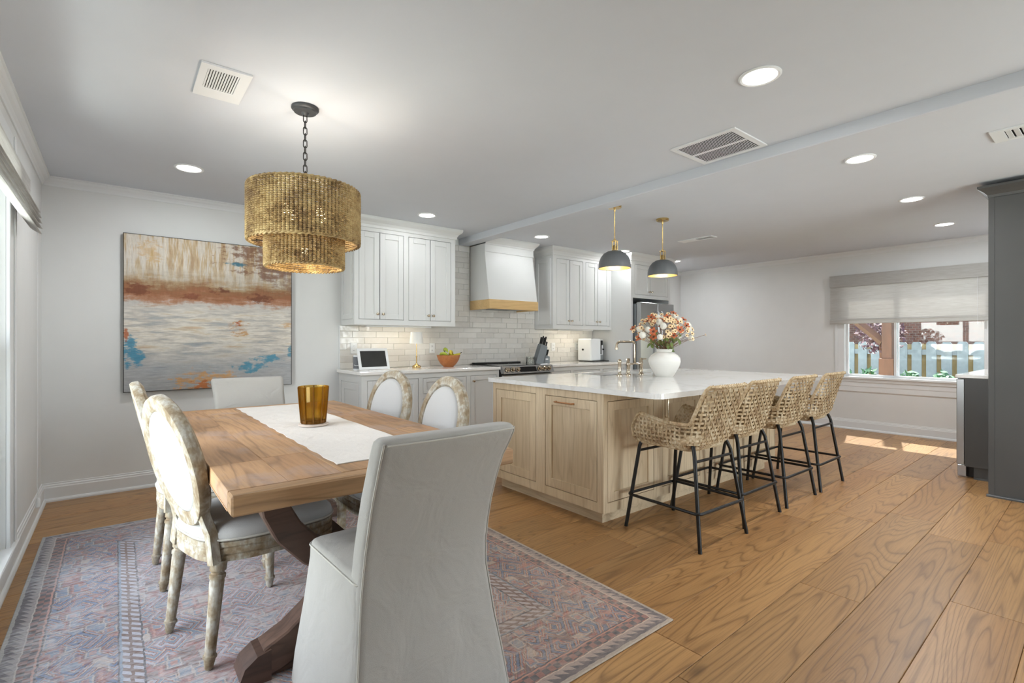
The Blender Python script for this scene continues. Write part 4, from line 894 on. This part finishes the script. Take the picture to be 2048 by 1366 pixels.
# ================================================================== PAINTING, LEFT SHADE
t = thing('painting', 'large abstract canvas with brown band and blue patches', 'painting', (.046, 5.112, .80))
obj('canvas', MB().cbox(0, 1.275, -.035, -.0, 0, 1.285, .003), 'painting', t, local=True)
mb = MB(); frame_cells(mb, 'y-', 0, -.003, 1.278, -.003, 1.288, [(0, 1.275, 0, 1.285)], .0, .036); obj('edge_strip', mb, 'black_metal', t, local=True)
t = thing('roman_shade', 'light woven roman shade gathered at the top of left window', 'window shade', (XL, 2.65, 2.3))
ya, yb = 1.62, 3.93
mb = MB(); mb.box(XL+.045, XL+.057, ya, yb, 1.99, 2.13); mb.box(XL+.027, XL+.045, yb-.01, yb, 1.99, 2.13); mb.box(XL+.027, XL+.045, ya, yb-.01, 2.12, 2.13); obj('valance', mb, 'shade_cloth', t)
for k in range(5):
    zc = 1.985-k*.030; x0, x1 = .036+.004*k, .100+.006*k-.004*k*k*.3; pr = []
    for i in range(16):
        a = 2*pi*i/16; e = abs(cos(a))**.8*(1 if cos(a) > 0 else -1); pr.append(((x0+x1)/2+(x1-x0)/2*e, zc-.034*(e+1)/2+.0060*sin(a)))
    fo = MB(); mould(fo, 'x+', XL, ya, yb+.003*k, pr); obj('fold', fo, 'shade_cloth', t, True)
obj('pull_cord', MB().tube([(-.352, 3.915, 1.86), (-.352, 3.915, .5), (-.354, 3.913, .40), (-.35, 3.915, .31)], .0016, 6), 'white_plastic', t)
l = MB(); l.lathe([(.006, .315), (.010, .305), (.0115, .265), (.010, .262)], -.35, 3.915, 14); obj('cord_tassel', l, 'white_plastic', t, True)

# ================================================================== DINING
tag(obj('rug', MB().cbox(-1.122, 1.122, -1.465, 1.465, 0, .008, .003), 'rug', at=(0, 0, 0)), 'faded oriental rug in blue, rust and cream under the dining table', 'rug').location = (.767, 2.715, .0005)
RZ = .0085
TX0, TX1, TY0, TY1, TT = .262, 1.305, 1.63, 3.83, .760
t = thing('dining_table', 'rustic reclaimed wood trestle dining table', 'table', (.787, 2.73, RZ))
def board(nm, x0, x1, y0, y1, mat, z0=.701, z1=TT, c=.004): return obj(nm, MB().cbox(x0-(x0+x1)/2, x1-(x0+x1)/2, y0-(y0+y1)/2, y1-(y0+y1)/2, z0-z1, 0, c), mat, t, local=True)
def place(o, x, y, z): o.location = Vector((x, y, z))-wloc(t); return o
bw = (TX1-TX0)/6
for i in range(6):
    xa = TX0+i*bw; cuts = [TY0+.075]+sorted(random.uniform(TY0+.3, TY1-.3) for _ in range(3))+[TY1-.075]
    cuts = [c for j, c in enumerate(cuts) if j == 0 or c-cuts[j-1] > .15 or j == len(cuts)-1]
    for a, b in zip(cuts[:-1], cuts[1:]):
        if b-a < .05: continue
        o = board('board', xa+.0003, xa+bw-.0003, a+.0003, b-.0003, 'table_y', c=.0016); place(o, xa+bw/2, (a+b)/2, TT+random.uniform(-.0008, .0004))
for y0, y1 in ((TY0, TY0+.074), (TY1-.074, TY1)): o = board('breadboard_end', TX0-.002, TX1+.002, y0, y1, 'table_x', .698, TT, .006); place(o, (TX0+TX1)/2, (y0+y1)/2, TT)
obj('edge_rail', MB().cbox(TX0-.002, TX0+.04, TY0+.075, TY1-.075, .698, .7015, .001), 'table_y', t); obj('edge_rail', MB().cbox(TX1-.04, TX1+.002, TY0+.075, TY1-.075, .698, .7015, .001), 'table_y', t)
def curvy(pts, th, y0, y1):
    """flat-sided curved timber in an XZ plane: centre line pts [(x,z)], depth th"""
    mb = MB(); L = []; N = len(pts)
    for i in range(N):
        a = Vector(pts[max(i-1, 0)]); b = Vector(pts[min(i+1, N-1)]); d = (b-a).normalized(); n = Vector((-d.y, d.x)); p = Vector(pts[i]); h = (th[i] if isinstance(th, list) else th)/2
        q0, q1 = p+n*h, p-n*h; L.append([(q0.x, y0+.006, q0.y), (q0.x*.94+q1.x*.06, y0, q0.y*.94+q1.y*.06), (q1.x*.94+q0.x*.06, y0, q1.y*.94+q0.y*.06), (q1.x, y0+.006, q1.y), (q1.x, y1-.006, q1.y), (q1.x*.94+q0.x*.06, y1, q1.y*.94+q0.y*.06), (q0.x*.94+q1.x*.06, y1, q0.y*.94+q1.y*.06), (q0.x, y1-.006, q0.y)])
    return mb.loft(L)
cx = .787
for yc in (1.975, 3.485):
    y0, y1 = yc-.05, yc+.05
    for s in (-1, 1):
        ar = [(cx+s*(.03), .335), (cx+s*.12, .36), (cx+s*.21, .42), (cx+s*.29, .51), (cx+s*.335, .60), (cx+s*.35, .69)]
        obj('curved_arm', curvy(ar, [.11, .10, .10, .10, .095, .09], y0, y1), 'trestle', t, True)
        ft = [(cx+s*.03, .29), (cx+s*.11, .245), (cx+s*.19, .165), (cx+s*.27, .105), (cx+s*.34, .075), (cx+s*.365, .068)]
        obj('curved_foot', curvy(ft, [.11, .11, .115, .115, .11, .10], y0, y1), 'trestle', t, True)
        ff = MB(); ff.loft([[(cx+s*x, y, z) for x, z in ((.355, RZ), (.44, RZ), (.455, .035), (.44, .075), (.40, .105), (.355, .115))] for y in (y0-.01, y1+.01)]); obj('foot_block', ff, 'trestle', t)
    obj('top_bearer', MB().cbox(cx-.42, cx+.42, y0, y1, .645, .6975, .006), 'trestle', t); obj('hub', MB().cbox(cx-.05, cx+.05, y0-.012, y1+.012, .25, .38, .01), 'trestle', t)
    obj('foot_bar', MB().cbox(cx-.40, cx+.40, y0+.01, y1-.01, RZ, .05, .004), 'trestle', t)
obj('stretcher', MB().cbox(cx-.035, cx+.035, 2.02, 3.44, .275, .35, .006), 'trestle', t); obj('top_rail', MB().cbox(cx-.04, cx+.04, 2.03, 3.43, .645, .6975, .004), 'trestle', t)
# table top setting
rn = MB(); nx, ny = 8, 40; rx0, rx1, ry0, ry1 = .63, 1.03, 1.815, 3.745; V = []
for j in range(ny+1):
    for i in range(nx+1):
        x = rx0+(rx1-rx0)*i/nx; y = ry0+(ry1-ry0)*j/ny
        if i == 0: x += .004*sin(j*1.7)
        V.append((x, y, TT+.0035+.0012*sin(j*.9+i)*sin(i*1.3)))
F = [(j*(nx+1)+i, j*(nx+1)+i+1, (j+1)*(nx+1)+i+1, (j+1)*(nx+1)+i) for j in range(ny) for i in range(nx)]
nv_ = len(V); V2 = [(x, y, TT+.0006) for x, y, z in V]
E_ = [(j*(nx+1), (j+1)*(nx+1)) for j in range(ny)]+[(j*(nx+1)+nx, (j+1)*(nx+1)+nx) for j in range(ny)]+[(i, i+1) for i in range(nx)]+[(ny*(nx+1)+i, ny*(nx+1)+i+1) for i in range(nx)]
rn.add(V+V2, F+[tuple(k+nv_ for k in f) for f in F]+[(a, b, b+nv_, a+nv_) for a, b in E_])
tag(obj('table_runner', rn, 'runner_cloth', smooth=True, at=(.83, 2.78, TT)), 'off-white linen runner along the dining table', 'table runner')
cxx, cyy = .823, 2.735
l = MB(); l.lathe([(.074, TT+.005), (.077, TT+.008), (.077, TT+.013), (.073, TT+.016)], cxx, cyy, 36); tag(obj('coaster', l, 'marble', smooth=True, at=(cxx, cyy, TT+.005)), 'round marble coaster under the amber glass', 'coaster')
t = thing('candle_holder', 'ribbed amber glass candle holder on the table runner', 'candle holder', (cxx, cyy, TT+.016))
l = MB(); zb = TT+.0165; n = 20
out = [(.062, 0), (.064, .004), (.068, .06), (.074, .13), (.079, .196)]; inn = [(.075, .196), (.070, .13), (.063, .06), (.058, .022)]
l.lathe([(r, zb+z_) for r, z_ in out+inn], cxx, cyy, 24, True, .045); obj('glass', l, 'amber', t)
for k in range(10):
    a = 2*pi*k/10; obj('rib', MB().tube([(cxx+r*cos(a), cyy+r*sin(a), zb+z_) for r, z_ in ((.0635, .006), (.0685, .06), (.0745, .13), (.079, .194))], .0032, 6), 'amber_rib', t, True)
obj('glass_foot', MB().lathe([(.060, zb+.001), (.060, zb+.016), (.056, zb+.019)], cxx, cyy, 24), 'amber_rib', t, True)

# ---- oval back chairs
def oval_chair(label, group):
    t = thing('oval_chair', label, 'chair', (0, 0, 0), 0, group)
    def outline(k=1., n=44, dz=0.):
        P = []
        for i in range(n):
            a = 2*pi*i/n; c, s_ = cos(a), sin(a); ex = 2/3.4; x = abs(c)**ex*(1 if c > 0 else -1); y = abs(s_)**ex*(1 if s_ > 0 else -1)
            P.append((x*(.262+.045*y)*k, (y*.262+.01)*k))
        return P
    rl = MB(); rl.loft([[(*p, z) for p in outline(k)] for k, z in ((.95, .375), (1., .378), (1., .395), (.985, .398), (.985, .402), (1., .405), (1., .422), (.985, .425), (.985, .429), (1., .432), (1., .448), (.97, .452))]); obj('seat_rail', rl, 'chair_wood', t, True, True)
    cu = MB(); cu.loft([[(*p, z) for p in outline(k)] for k, z in ((.96, .450), (.995, .456), (1.0, .468), (.985, .484), (.93, .500), (.80, .512), (.5, .520), (.15, .522))]); co = obj('seat_cushion', cu, 'oval_fabric', t, True, True, 60)
    obj('piping', MB().tube([(*p, .459) for p in outline(1.005)], .0045, 6, True), 'linen_seam', co, True, True)
    ln = radians(13); U = Vector((0, -sin(ln), cos(ln))); N = Vector((0, cos(ln), sin(ln))); C = Vector((0, -.285, .747)); X = Vector((1, 0, 0))
    a_, b_ = .203, .232; prof = [(-.030, -.018), (-.030, .012), (-.020, .024), (-.008, .020), (.004, .027), (.016, .022), (.029, .013), (.031, -.010), (.024, -.022), (-.022, -.022)]
    L = []
    for i in range(56):
        th = 2*pi*i/56; c, s_ = cos(th), sin(th); rad = (X*c/a_+U*s_/b_).normalized(); p = C+X*a_*c+U*b_*s_
        L.append([tuple(p+rad*q[0]+N*q[1]) for q in prof])
    obj('oval_frame', MB().loft(L, False, True), 'chair_wood', t, True, True, 50)
    for nm, sgn, bulge in (('back_cushion', 1, .022), ('back_panel', -1, .006)):
        L = []
        for k, h in ((.87, .0), (.86, .35), (.79, .75), (.6, .93), (.3, 1.), (.05, 1.)):
            L.append([tuple(C+X*(a_*k)*cos(2*pi*i/40)+U*(b_*k)*sin(2*pi*i/40)+N*(sgn*(.014+bulge*h)-.002)) for i in range(40)])
        obj(nm, MB().loft(L), 'oval_fabric', t, True, True, 70)
    for s in (-1, 1):
        pp = MB(); th = radians(-52); p1 = C+X*(a_+.006)*cos(th)*s+U*(b_+.006)*sin(th); p0 = Vector((s*.182, -.222, .375)); m = p0*.45+p1*.55+Vector((0, .012, 0))
        pts = [p0, p0*.7+m*.3, m, p1*.7+m*.3, p1+U*.05+X*s*.012]; L = []
        for i, p in enumerate(pts):
            d = (pts[min(i+1, 4)]-pts[max(i-1, 0)]).normalized(); sd = d.cross(Vector((0, 1, 0))).normalized(); f = sd.cross(d); w = (.024, .023, .022, .022, .016)[i]
            L.append([tuple(p+sd*w*u+f*.018*v) for u, v in ((-1, -.8), (-.7, -1), (.7, -1), (1, -.8), (1, .8), (.7, 1), (-.7, 1), (-1, .8))])
        obj('back_post', MB().loft(L), 'chair_wood', t, True, True, 50)
    LP = [(0, .012), (.02, .015), (.10, .020), (.105, .0235), (.125, .0235), (.13, .019), (.14, .0185, 1), (.80, .0255, 1), (.81, .0245), (.83, .0245), (.84, .028), (.87, .028), (.88, .022), (.90, .022), (.91, .028), (1, .029)]
    for (fx, fy, tx, ty) in ((-.19, -.245, -.178, -.205), (.19, -.245, .178, -.205), (-.245, .20, -.235, .195), (.245, .20, .235, .195)):
        obj('leg', MB().spin((fx, fy, .0035), (tx, ty, .385), LP, 18, .13), 'chair_wood', t, True, True, 50)
    return t
G = 'oval-back dining chairs along the table'
c0 = oval_chair('oval-back chair nearest the left window, front of the left pair', G); c0.location = (.455, 2.36, RZ); c0.rotation_euler = (0, 0, -pi/2+.25)
dup(c0, (.415, 3.11, RZ), -pi/2+.03, 'oval-back chair at the left side of table, behind the other', G)
dup(c0, (1.155, 2.44, RZ), pi/2+.03, 'oval-back chair at the right side of table, nearer the slipcovered chair', G)
dup(c0, (1.175, 3.14, RZ), pi/2+.18, 'oval-back chair at the right side of table, nearer the lamp', G)

# ---- slipcovered end chairs
def slip_chair(label, group):
    t = thing('slipcovered_chair', label, 'chair', (0, 0, 0), 0, group)
    sk = MB(); L = []
    for z, hx, y0, y1, r in ((0, .292, -.262, .290, .045), (.10, .280, -.248, .278, .042), (.28, .258, -.222, .256, .038), (.44, .240, -.200, .240, .035), (.475, .239, -.199, .239, .035), (.492, .234, -.196, .233, .035), (.499, .222, -.19, .22, .03)):
        P = rrect(0, (y0+y1)/2, hx, (y1-y0)/2, r, z, 5)
        L.append([(x+.004*sin(9*y+14*z)*(1-z*2), y+.005*sin(17*x+9*z)*(1-z*2), zz) for x, y, zz in P])
    L.append(rrect(0, .015, .15, .14, .03, .507, 5)); sc = obj('seat_skirt', sk.loft(L), 'linen', t, True, True, 60)
    obj('seam', MB().tube([p for p in rrect(0, .02, .2395, .2195, .035, .480, 6)], .0035, 6, True), 'linen_seam', sc, True, True)
    bk = MB(); L = []
    prof = [(.004, -.270, -.20, .288), (.12, -.251, -.18, .276), (.26, -.228, -.16, .256), (.42, -.207, -.115, .239), (.50, -.212, -.12, .234), (.58, -.228, -.135, .232), (.66, -.250, -.158, .231), (.74, -.279, -.188, .232), (.82, -.314, -.226, .233), (.87, -.344, -.258, .238), (.905, -.364, -.280, .240), (.922, -.368, -.288, .238), (.931, -.362, -.296, .230)]
    for z, ya, yb_, hx in prof: L.append([(x, y+.02*max(0, z-.4)*(x/.23)**2+.004*sin(21*x+7*z)*max(0, 1-z/.5), zz) for x, y, zz in rrect(0, (ya+yb_)/2, hx, (yb_-ya)/2, .028 if z < .94 else .02, z, 5)])
    bo = obj('back_cover', bk.loft(L), 'linen', t, True, True, 60)
    for s in (-1, 1):
        obj('seam', MB().tube([(s*(hx-.007), ya+.007+.02*max(0, z-.4), z) for z, ya, yb_, hx in prof[:-1]], .003, 6), 'linen_seam', bo, True, True)
    obj('seam', MB().tube([(x, -.366+.0105*(x/.23)**2, .917) for x in [-.225+.045*i for i in range(11)]], .003, 6), 'linen_seam', bo, True, True)
    return t
G = 'slipcovered chairs at the table ends'
s0 = slip_chair('light linen slipcovered chair in the foreground, back to the camera', G); s0.location = (.785, 1.625, RZ); s0.rotation_euler = (0, 0, .035)
dup(s0, (.775, 3.84, RZ), pi, 'light linen slipcovered chair at the far table end under the painting', G)

# ================================================================== STOOLS
def stool(label, group):
    t = thing('counter_stool', label, 'stool', (0, 0, 0), 0, group)
    hw, yf, yb, R = .228, .235, -.20, .09
    # plan path (arc length s) of the shell: left arm front -> back -> right arm front
    segs = []; La = (yf-yb)-R; Lc = R*pi/2; Lb = 2*(hw-R); T = 2*La+2*Lc+Lb
    def plan(s):
        if s < La: return Vector((-hw, yf-s, 0)), Vector((-1, 0, 0))
        s -= La
        if s < Lc: a = s/R; return Vector((-hw+R-R*cos(a), yb+R-R*sin(a), 0)), Vector((-cos(a), -sin(a), 0))
        s -= Lc
        if s < Lb: return Vector((-hw+R+s, yb, 0)), Vector((0, -1, 0))
        s -= Lb
        if s < Lc: a = s/R; return Vector((hw-R+R*sin(a), yb+R-R*cos(a), 0)), Vector((sin(a), -cos(a), 0))
        s -= Lc; return Vector((hw, yb+R+s, 0)), Vector((1, 0, 0))
    ZB = .565
    def top(s):
        q = min(s, T-s)                      # distance from an arm front
        if q < .07: return .655+.095*sin(q/.07*pi/2)
        arm = .75-.035*min(1, (q-.07)/.2)
        k = (q-(La+.045))/.05; k = max(0, min(1, k)); k = k*k*(3-2*k)
        return arm+(.945-arm)*k
    def surf(s, z, off=0.):
        p, n = plan(s); q = min(s, T-s); h = z-ZB
        bk = max(0, min(1, (q-La+.06)/(Lc+.05))); bk = bk*bk*(3-2*bk)
        p = p+n*(.05*h)+Vector((0, -1, 0))*(h*.21*bk+h*h*.10*bk); fr = max(0, 1-q/.08)
        p = p+Vector((0, -1, 0))*(.05*fr*(.10-h)/.1 if h < .1 else 0)*0
        bot = max(0, .07-h)/.07; p = p-n*(.035*bot*bot)
        return Vector((p.x, p.y, z))+n*off
    def nrm(s, z): return (surf(s, z, .01)-surf(s, z, 0.))
    ds, dz_ = .0285, .0265; NV = int(T/ds); ds = T/NV
    vs = MB(); hs = MB(); rows = int((.945-ZB)/dz_)+1
    for i in range(NV+1):
        s = min(max(i*ds, .004), T-.004); zt = top(s)-.006; n = max(3, int((zt-ZB)/dz_*2)); P = []; Q = []
        for j in range(n+1):
            z = ZB+(zt-ZB)*j/n; ph = (z-ZB)/dz_; P.append(surf(s, z, .0038*cos(pi*(ph+i)))); Q.append(nrm(s, z))
        vs.ribbon(P, Q, .0130, .0035)
    for r in range(rows):
        z = ZB+(r+.0)*dz_+.006; run = []; n = NV*2
        for k in range(n+1):
            s = T*k/n
            ok = z < top(s)-.004
            if ok: run.append(s)
            if (not ok or k == n) and len(run) > 2:
                P = [surf(s_, z, -.0038*cos(pi*(s_/ds+r))) for s_ in run]; hs.ribbon(P, [nrm(s_, z) for s_ in run], .0120, .0035); run = []
            elif not ok: run = []
    hs.ribbon([surf(T*k/220, top(T*k/220)-.014) for k in range(221)], [nrm(T*k/220, top(T*k/220)-.014) for k in range(221)], .014, .0035)
    obj('upright_weave', vs, 'wicker', t, local=True); obj('cross_weave', hs, 'wicker', t, local=True)
    n = 110; tp = [surf(T*k/n, top(T*k/n)) for k in range(n+1)]; tp = [surf(0, ZB+.02)]+tp+[surf(T, ZB+.02)]
    rm = MB().tube(tp, .0115, 7)
    N = 420
    wr = MB(); pts = []
    for k in range(N+1):
        s = T*k/N; p = surf(s, top(s)); nn = nrm(s, top(s)).normalized(); a = k*1.9; pts.append(p+nn*.0125*cos(a)+Vector((0, 0, 1))*.0125*sin(a))
    ro = obj('rim', rm, 'wicker', t, True, True); obj('rim_wrap', wr.tube(pts, .0032, 4), 'wicker', ro, local=True)
    obj('base_rim', MB().tube([surf(T*k/n, ZB-.004) for k in range(n+1)], .012, 7), 'wicker', t, True, True)
    se = MB(); P = [(surf(T*k/30, ZB+.02).x*.97, surf(T*k/30, ZB+.02).y*.97) for k in range(31)]
    se.loft([[(x, y, z) for x, y in P] for z in (.575, .592)]); obj('seat_base', se, 'wicker', t, local=True)
    
    for sx in (-1, 1):
        obj('leg', MB().tube([(sx*.178, -.172, .590), (sx*.186, -.184, .562), (sx*.195, -.195, .530), (sx*.255, -.270, .0)], .0118, 10), 'black_metal', t, True, True)
        obj('leg', MB().tube([(sx*.180, .190, .590), (sx*.188, .198, .562), (sx*.197, .205, .530), (sx*.255, .270, .0)], .0118, 10), 'black_metal', t, True, True)
    zf = .215; k = (.545-zf)/.545; hx = .195+.06*k+.018; hy0 = -.195-.075*k-.018; hy1 = .205+.065*k+.018
    obj('footrest', MB().tube([(x, y, zf) for x, y, _ in rrect(0, (hy0+hy1)/2, hx, (hy1-hy0)/2, .035, zf, 5)], .0095, 8, True), 'black_metal', t, True, True)
    k = (.545-.50)/.545
    for y in (-.195-.075*k, .205+.065*k): obj('crossbar', MB().tube([(-.195-.06*k, y, .50), (.195+.06*k, y, .50)], .009, 8), 'black_metal', t, True, True)
    for sx in (-1, 1): obj('seat_bracket', MB().tube([(sx*.155, -.155, .57), (sx*.155, .165, .57)], .009, 8), 'black_metal', t, True, True)
    return t
G = 'woven counter stools along the island'
k0 = stool('woven bucket counter stool nearest the camera', G); k0.location = (2.865, 1.812, 0); k0.rotation_euler = (0, 0, -.03)
dup(k0, (3.43, 1.850, 0), .0, 'second woven counter stool from the camera', G)
dup(k0, (4.06, 1.852, 0), .0, 'third woven counter stool from the camera', G)
dup(k0, (4.67, 1.855, 0), .02, 'woven counter stool farthest from the camera, before the window', G)

# ================================================================== DARK CABINETS, RIGHT
t = thing('tall_cabinet', 'tall charcoal cabinet with crown at the right edge', 'cabinet', (5.6, .55, 0))
obj('body', MB().box(5.345, 5.885, .385, .70, 0, 2.33), 'cab_dark', t)
mb = MB(); mb.box(5.335, 5.345, .685, .72, .0, 2.33); mb.box(5.335, 5.345, .385, .685, .0, 2.33); mb.box(5.33, 5.337, .69, .725, .0, 2.33); obj('end_panel', mb, 'cab_dark', t)
door(t, 'y+', .72, 5.36, 5.87, .12, 1.25, 'cab_dark', .06); door(t, 'y+', .72, 5.36, 5.87, 1.27, 2.28, 'cab_dark', .06)
P = [(0, 2.33), (.006, 2.33), (.010, 2.35), (.03, 2.375), (.055, 2.395), (.062, 2.40), (.062, 2.418), (0, 2.418)]
cr = MB()
def rg(d, z): return [(5.33-d, .385, z), (5.33-d, .72+d, z), (5.885+d*.0, .72+d, z)]
R_ = [rg(d, z) for d, z in P]
for i in range(len(R_)-1):
    for k in range(2): cr.add([R_[i][k], R_[i][k+1], R_[i+1][k+1], R_[i+1][k]], [(0, 1, 2, 3)])
cr.box(5.33-.06, 5.885, .385, .72+.06, 2.402, 2.4175); obj('crown', cr, 'cab_dark', t)
mb = MB(); mould(mb, 'x-', 5.335, .385, .735, [(0, 0), (.018, 0), (.018, .010), (.012, .018), (0, .02)]); obj('plinth', mb, 'cab_dark', t)
t = thing('base_cabinet', 'charcoal base cabinet below the far window', 'cabinet', (6.9, .7, 0))
mb = MB(); mb.box(6.505, 7.94, .385, .94, .105, .884); mb.box(5.887, 5.900, .385, .955, .105, .884); obj('body', mb, 'cab_dark', t)
mb = MB(); mb.box(6.505, 7.94, .385, .87, 0, .105); obj('toe_kick', mb, 'cab_dark', t)
mb = MB(); mb.box(5.897, 5.902, .385, .895, 0, .105); mould(mb, 'x-', 5.897, .385, .895, [(0, 0), (.012, 0), (.010, .012), (0, .014)]); obj('kick_board', mb, 'cab_dark', t)
for a in (6.56, 7.02, 7.48): door(t, 'y+', .96, a, a+.44, .12, .87, 'cab_dark', .06)
t = thing('beverage_cooler', 'stainless edged under-counter cooler in the charcoal cabinet', 'cooler', (6.2, 1.0, 0))
obj('cooler_door', MB().cbox(5.905, 6.50, .958, 1.012, .115, .876, .004), 'steel', t); obj('cabinet_body', MB().box(5.906, 6.50, .39, .955, .11, .876), 'black', t); obj('glass', MB().box(5.96, 6.44, 1.012, 1.015, .18, .81), 'black_glass', t)
obj('foot', MB().cbox(5.906, 5.955, .945, 1.006, .012, .112, .004), 'steel', t); obj('foot', MB().cbox(6.45, 6.50, .945, 1.006, .012, .112, .004), 'steel', t)
obj('grille', MB().box(5.96, 6.44, .90, .95, .004, .105), 'black', t)
tag(obj('worktop', MB().cbox(5.888, 7.945, .384, 1.018, .8845, .9145, .004), 'quartz', at=(6.9, .7, .8845)), 'white worktop on the charcoal base cabinet by the window', 'worktop')
# roman shade, right window
t = thing('roman_shade', 'light woven roman shade half lowered over the far window', 'window shade', (XR, 1.88, 2.12))
y0, y1 = 1.055, 2.70
mb = MB(); mb.box(XR-.090, XR-.078, y0, y1, 1.965, 2.125); mb.box(XR-.078, XR-.001, y1-.012, y1, 1.965, 2.125); mb.box(XR-.078, XR-.001, y0, y0+.012, 1.965, 2.125); mb.box(XR-.078, XR-.001, y0+.012, y1-.012, 2.117, 2.125); obj('valance', mb, 'shade_cloth', t)
mb = MB(); mb.box(XR-.070, XR-.064, y0+.005, y1-.003, 1.49, 2.10); obj('panel', mb, 'shade_cloth', t)
mb = MB(); mould(mb, 'x-', XR, y0+.004, y1-.002, [(.062, 1.52), (.072, 1.52), (.086, 1.502), (.088, 1.462), (.080, 1.452), (.062, 1.458)]); obj('hem', mb, 'shade_cloth', t)
obj('hem_fold', MB().box(XR-.0905, XR-.086, y0+.004, y1-.002, 1.497, 1.502), 'linen_seam', t)
obj('pull_cord', MB().tube([(XR-.094, 1.16, 1.97), (XR-.094, 1.16, 1.40)], .0016, 6), 'white_plastic', t)

# ================================================================== OUTDOORS
struct('ground', MB().box(-14, 26, -14, 16, -.45, -.30), 'ground')
FX = 11.2
f = thing('fence', 'weathered shadowbox board fence in the yard outside the far window', 'fence', (FX, 3, -.3))
pm = {}
for mt in ('fence_pale', 'fence_wood'): b = MB(); b.loft([[(x, -.07, 0), (x, .07, 0), (x, .07, 1.47), (x, .045, 1.505), (x, -.045, 1.505), (x, -.07, 1.47)] for x in (-.01, .01)]); me = b.mesh('board'); me.materials.append(M[mt]); pm[mt] = me
for i in range(24):
    o = obj('board', pm['fence_pale'], None, f); o.location = (-.035, -2.6+i*.205, random.uniform(-.008, .008)); o.rotation_euler = (0, 0, random.uniform(-.02, .02))
    o = obj('board', pm['fence_wood'], None, f); o.location = (.035, -2.6+.1025+i*.205, random.uniform(-.06, -.03))
for z in (.30, 1.32): obj('rail', MB().box(FX-.022, FX+.022, .3, 5.35, z-.3-.045, z-.3+.045), 'fence_pale', f)
t = thing('brick_house', 'brick neighbouring house wall behind the fence', 'building', (16.2, 3, -.3))
obj('brick_wall', MB().box(16, 16.3, -3, 9, -.3, 5.2), 'brick_far', t); obj('soffit', MB().box(15.4, 16.0, -3, 2.6, 1.95, 2.15), 'white_paint', t); obj('roof', MB().box(15.2, 16.3, -3, 9, 5.2, 5.4), 'bark', t)
t = thing('porch_post', 'brown timber porch post with diagonal brace outside far window', 'post', (9.35, 2.36, -.3))
obj('post', MB().cbox(9.28, 9.40, 2.34, 2.47, -.3, 3.2, .006), 'post_wood', t); obj('cap_trim', MB().cbox(9.25, 9.43, 2.31, 2.50, -.3, .95, .006), 'post_wood', t)
b = MB().cyl((9.34, 2.47, 1.2), (9.34, 3.25, 1.95), .06, n=4); obj('brace', b, 'post_wood', t)
def leafy(name, label, cat, c, r, n, mat, size, trunk=None, group=None, seed=1):
    t = thing(name, label, cat, (c[0], c[1], -.3), 0, group); rg_ = random.Random(seed); m = MB()
    for i in range(n):
        d = Vector((rg_.gauss(0, 1), rg_.gauss(0, 1), rg_.gauss(0, 1))).normalized()*(rg_.random()**.4); p = Vector(c)+Vector((d.x*r[0], d.y*r[1], d.z*r[2]))
        u = Vector((rg_.uniform(-1, 1), rg_.uniform(-1, 1), rg_.uniform(-1, 1))).normalized(); v = u.orthogonal().normalized(); s = size*rg_.uniform(.6, 1.3)
        m.face([p-u*s, p+v*s*.45, p+u*s, p-v*s*.45])
    obj('foliage', m, mat, t)
    st = MB()
    if trunk: st.tube([(c[0], c[1], -.3), (c[0]+.03, c[1], c[2]*.6), (c[0], c[1]+.02, c[2])], [trunk, trunk*.8, trunk*.4], 8)
    else:
        for k in range(5): st.tube([(c[0], c[1], -.3), (c[0]+r[0]*.5*cos(k*1.3), c[1]+r[1]*.5*sin(k*1.3), c[2]+r[2]*.3)], .008, 5)
    obj('trunk' if trunk else 'stems', st, 'bark', t); return t
for i, (x, y, lb) in enumerate(((10.6, 3.40, 'low green shrub at the left end of the fence'), (10.5, 2.98, 'low green shrub left of the porch post'), (10.4, 2.36, 'low green shrub right of the porch post'), (10.45, 1.96, 'low green shrub at the middle of the right pane'), (10.4, 1.56, 'low green shrub near the right end of the pane'), (10.5, 1.14, 'low green shrub behind the worktop end'))):
    leafy('shrub', lb, 'shrub', (x, y, .38), (.24, .18, .36), 520, 'leaf_dark', .05, group='shrubs along the fence', seed=i+3)
leafy('small_tree', 'small dark-leaved maple tree in front of the fence', 'tree', (10.3, 2.75, 1.35), (.38, .36, .38), 650, 'leaf_maroon', .045, .03, seed=40)
leafy('hedge', 'tall green hedge outside the left window', 'hedge', (-2.15, 12.0, 1.5), (1.5, 4.5, 2.6), 5200, 'leaf_dark', .19, seed=50)
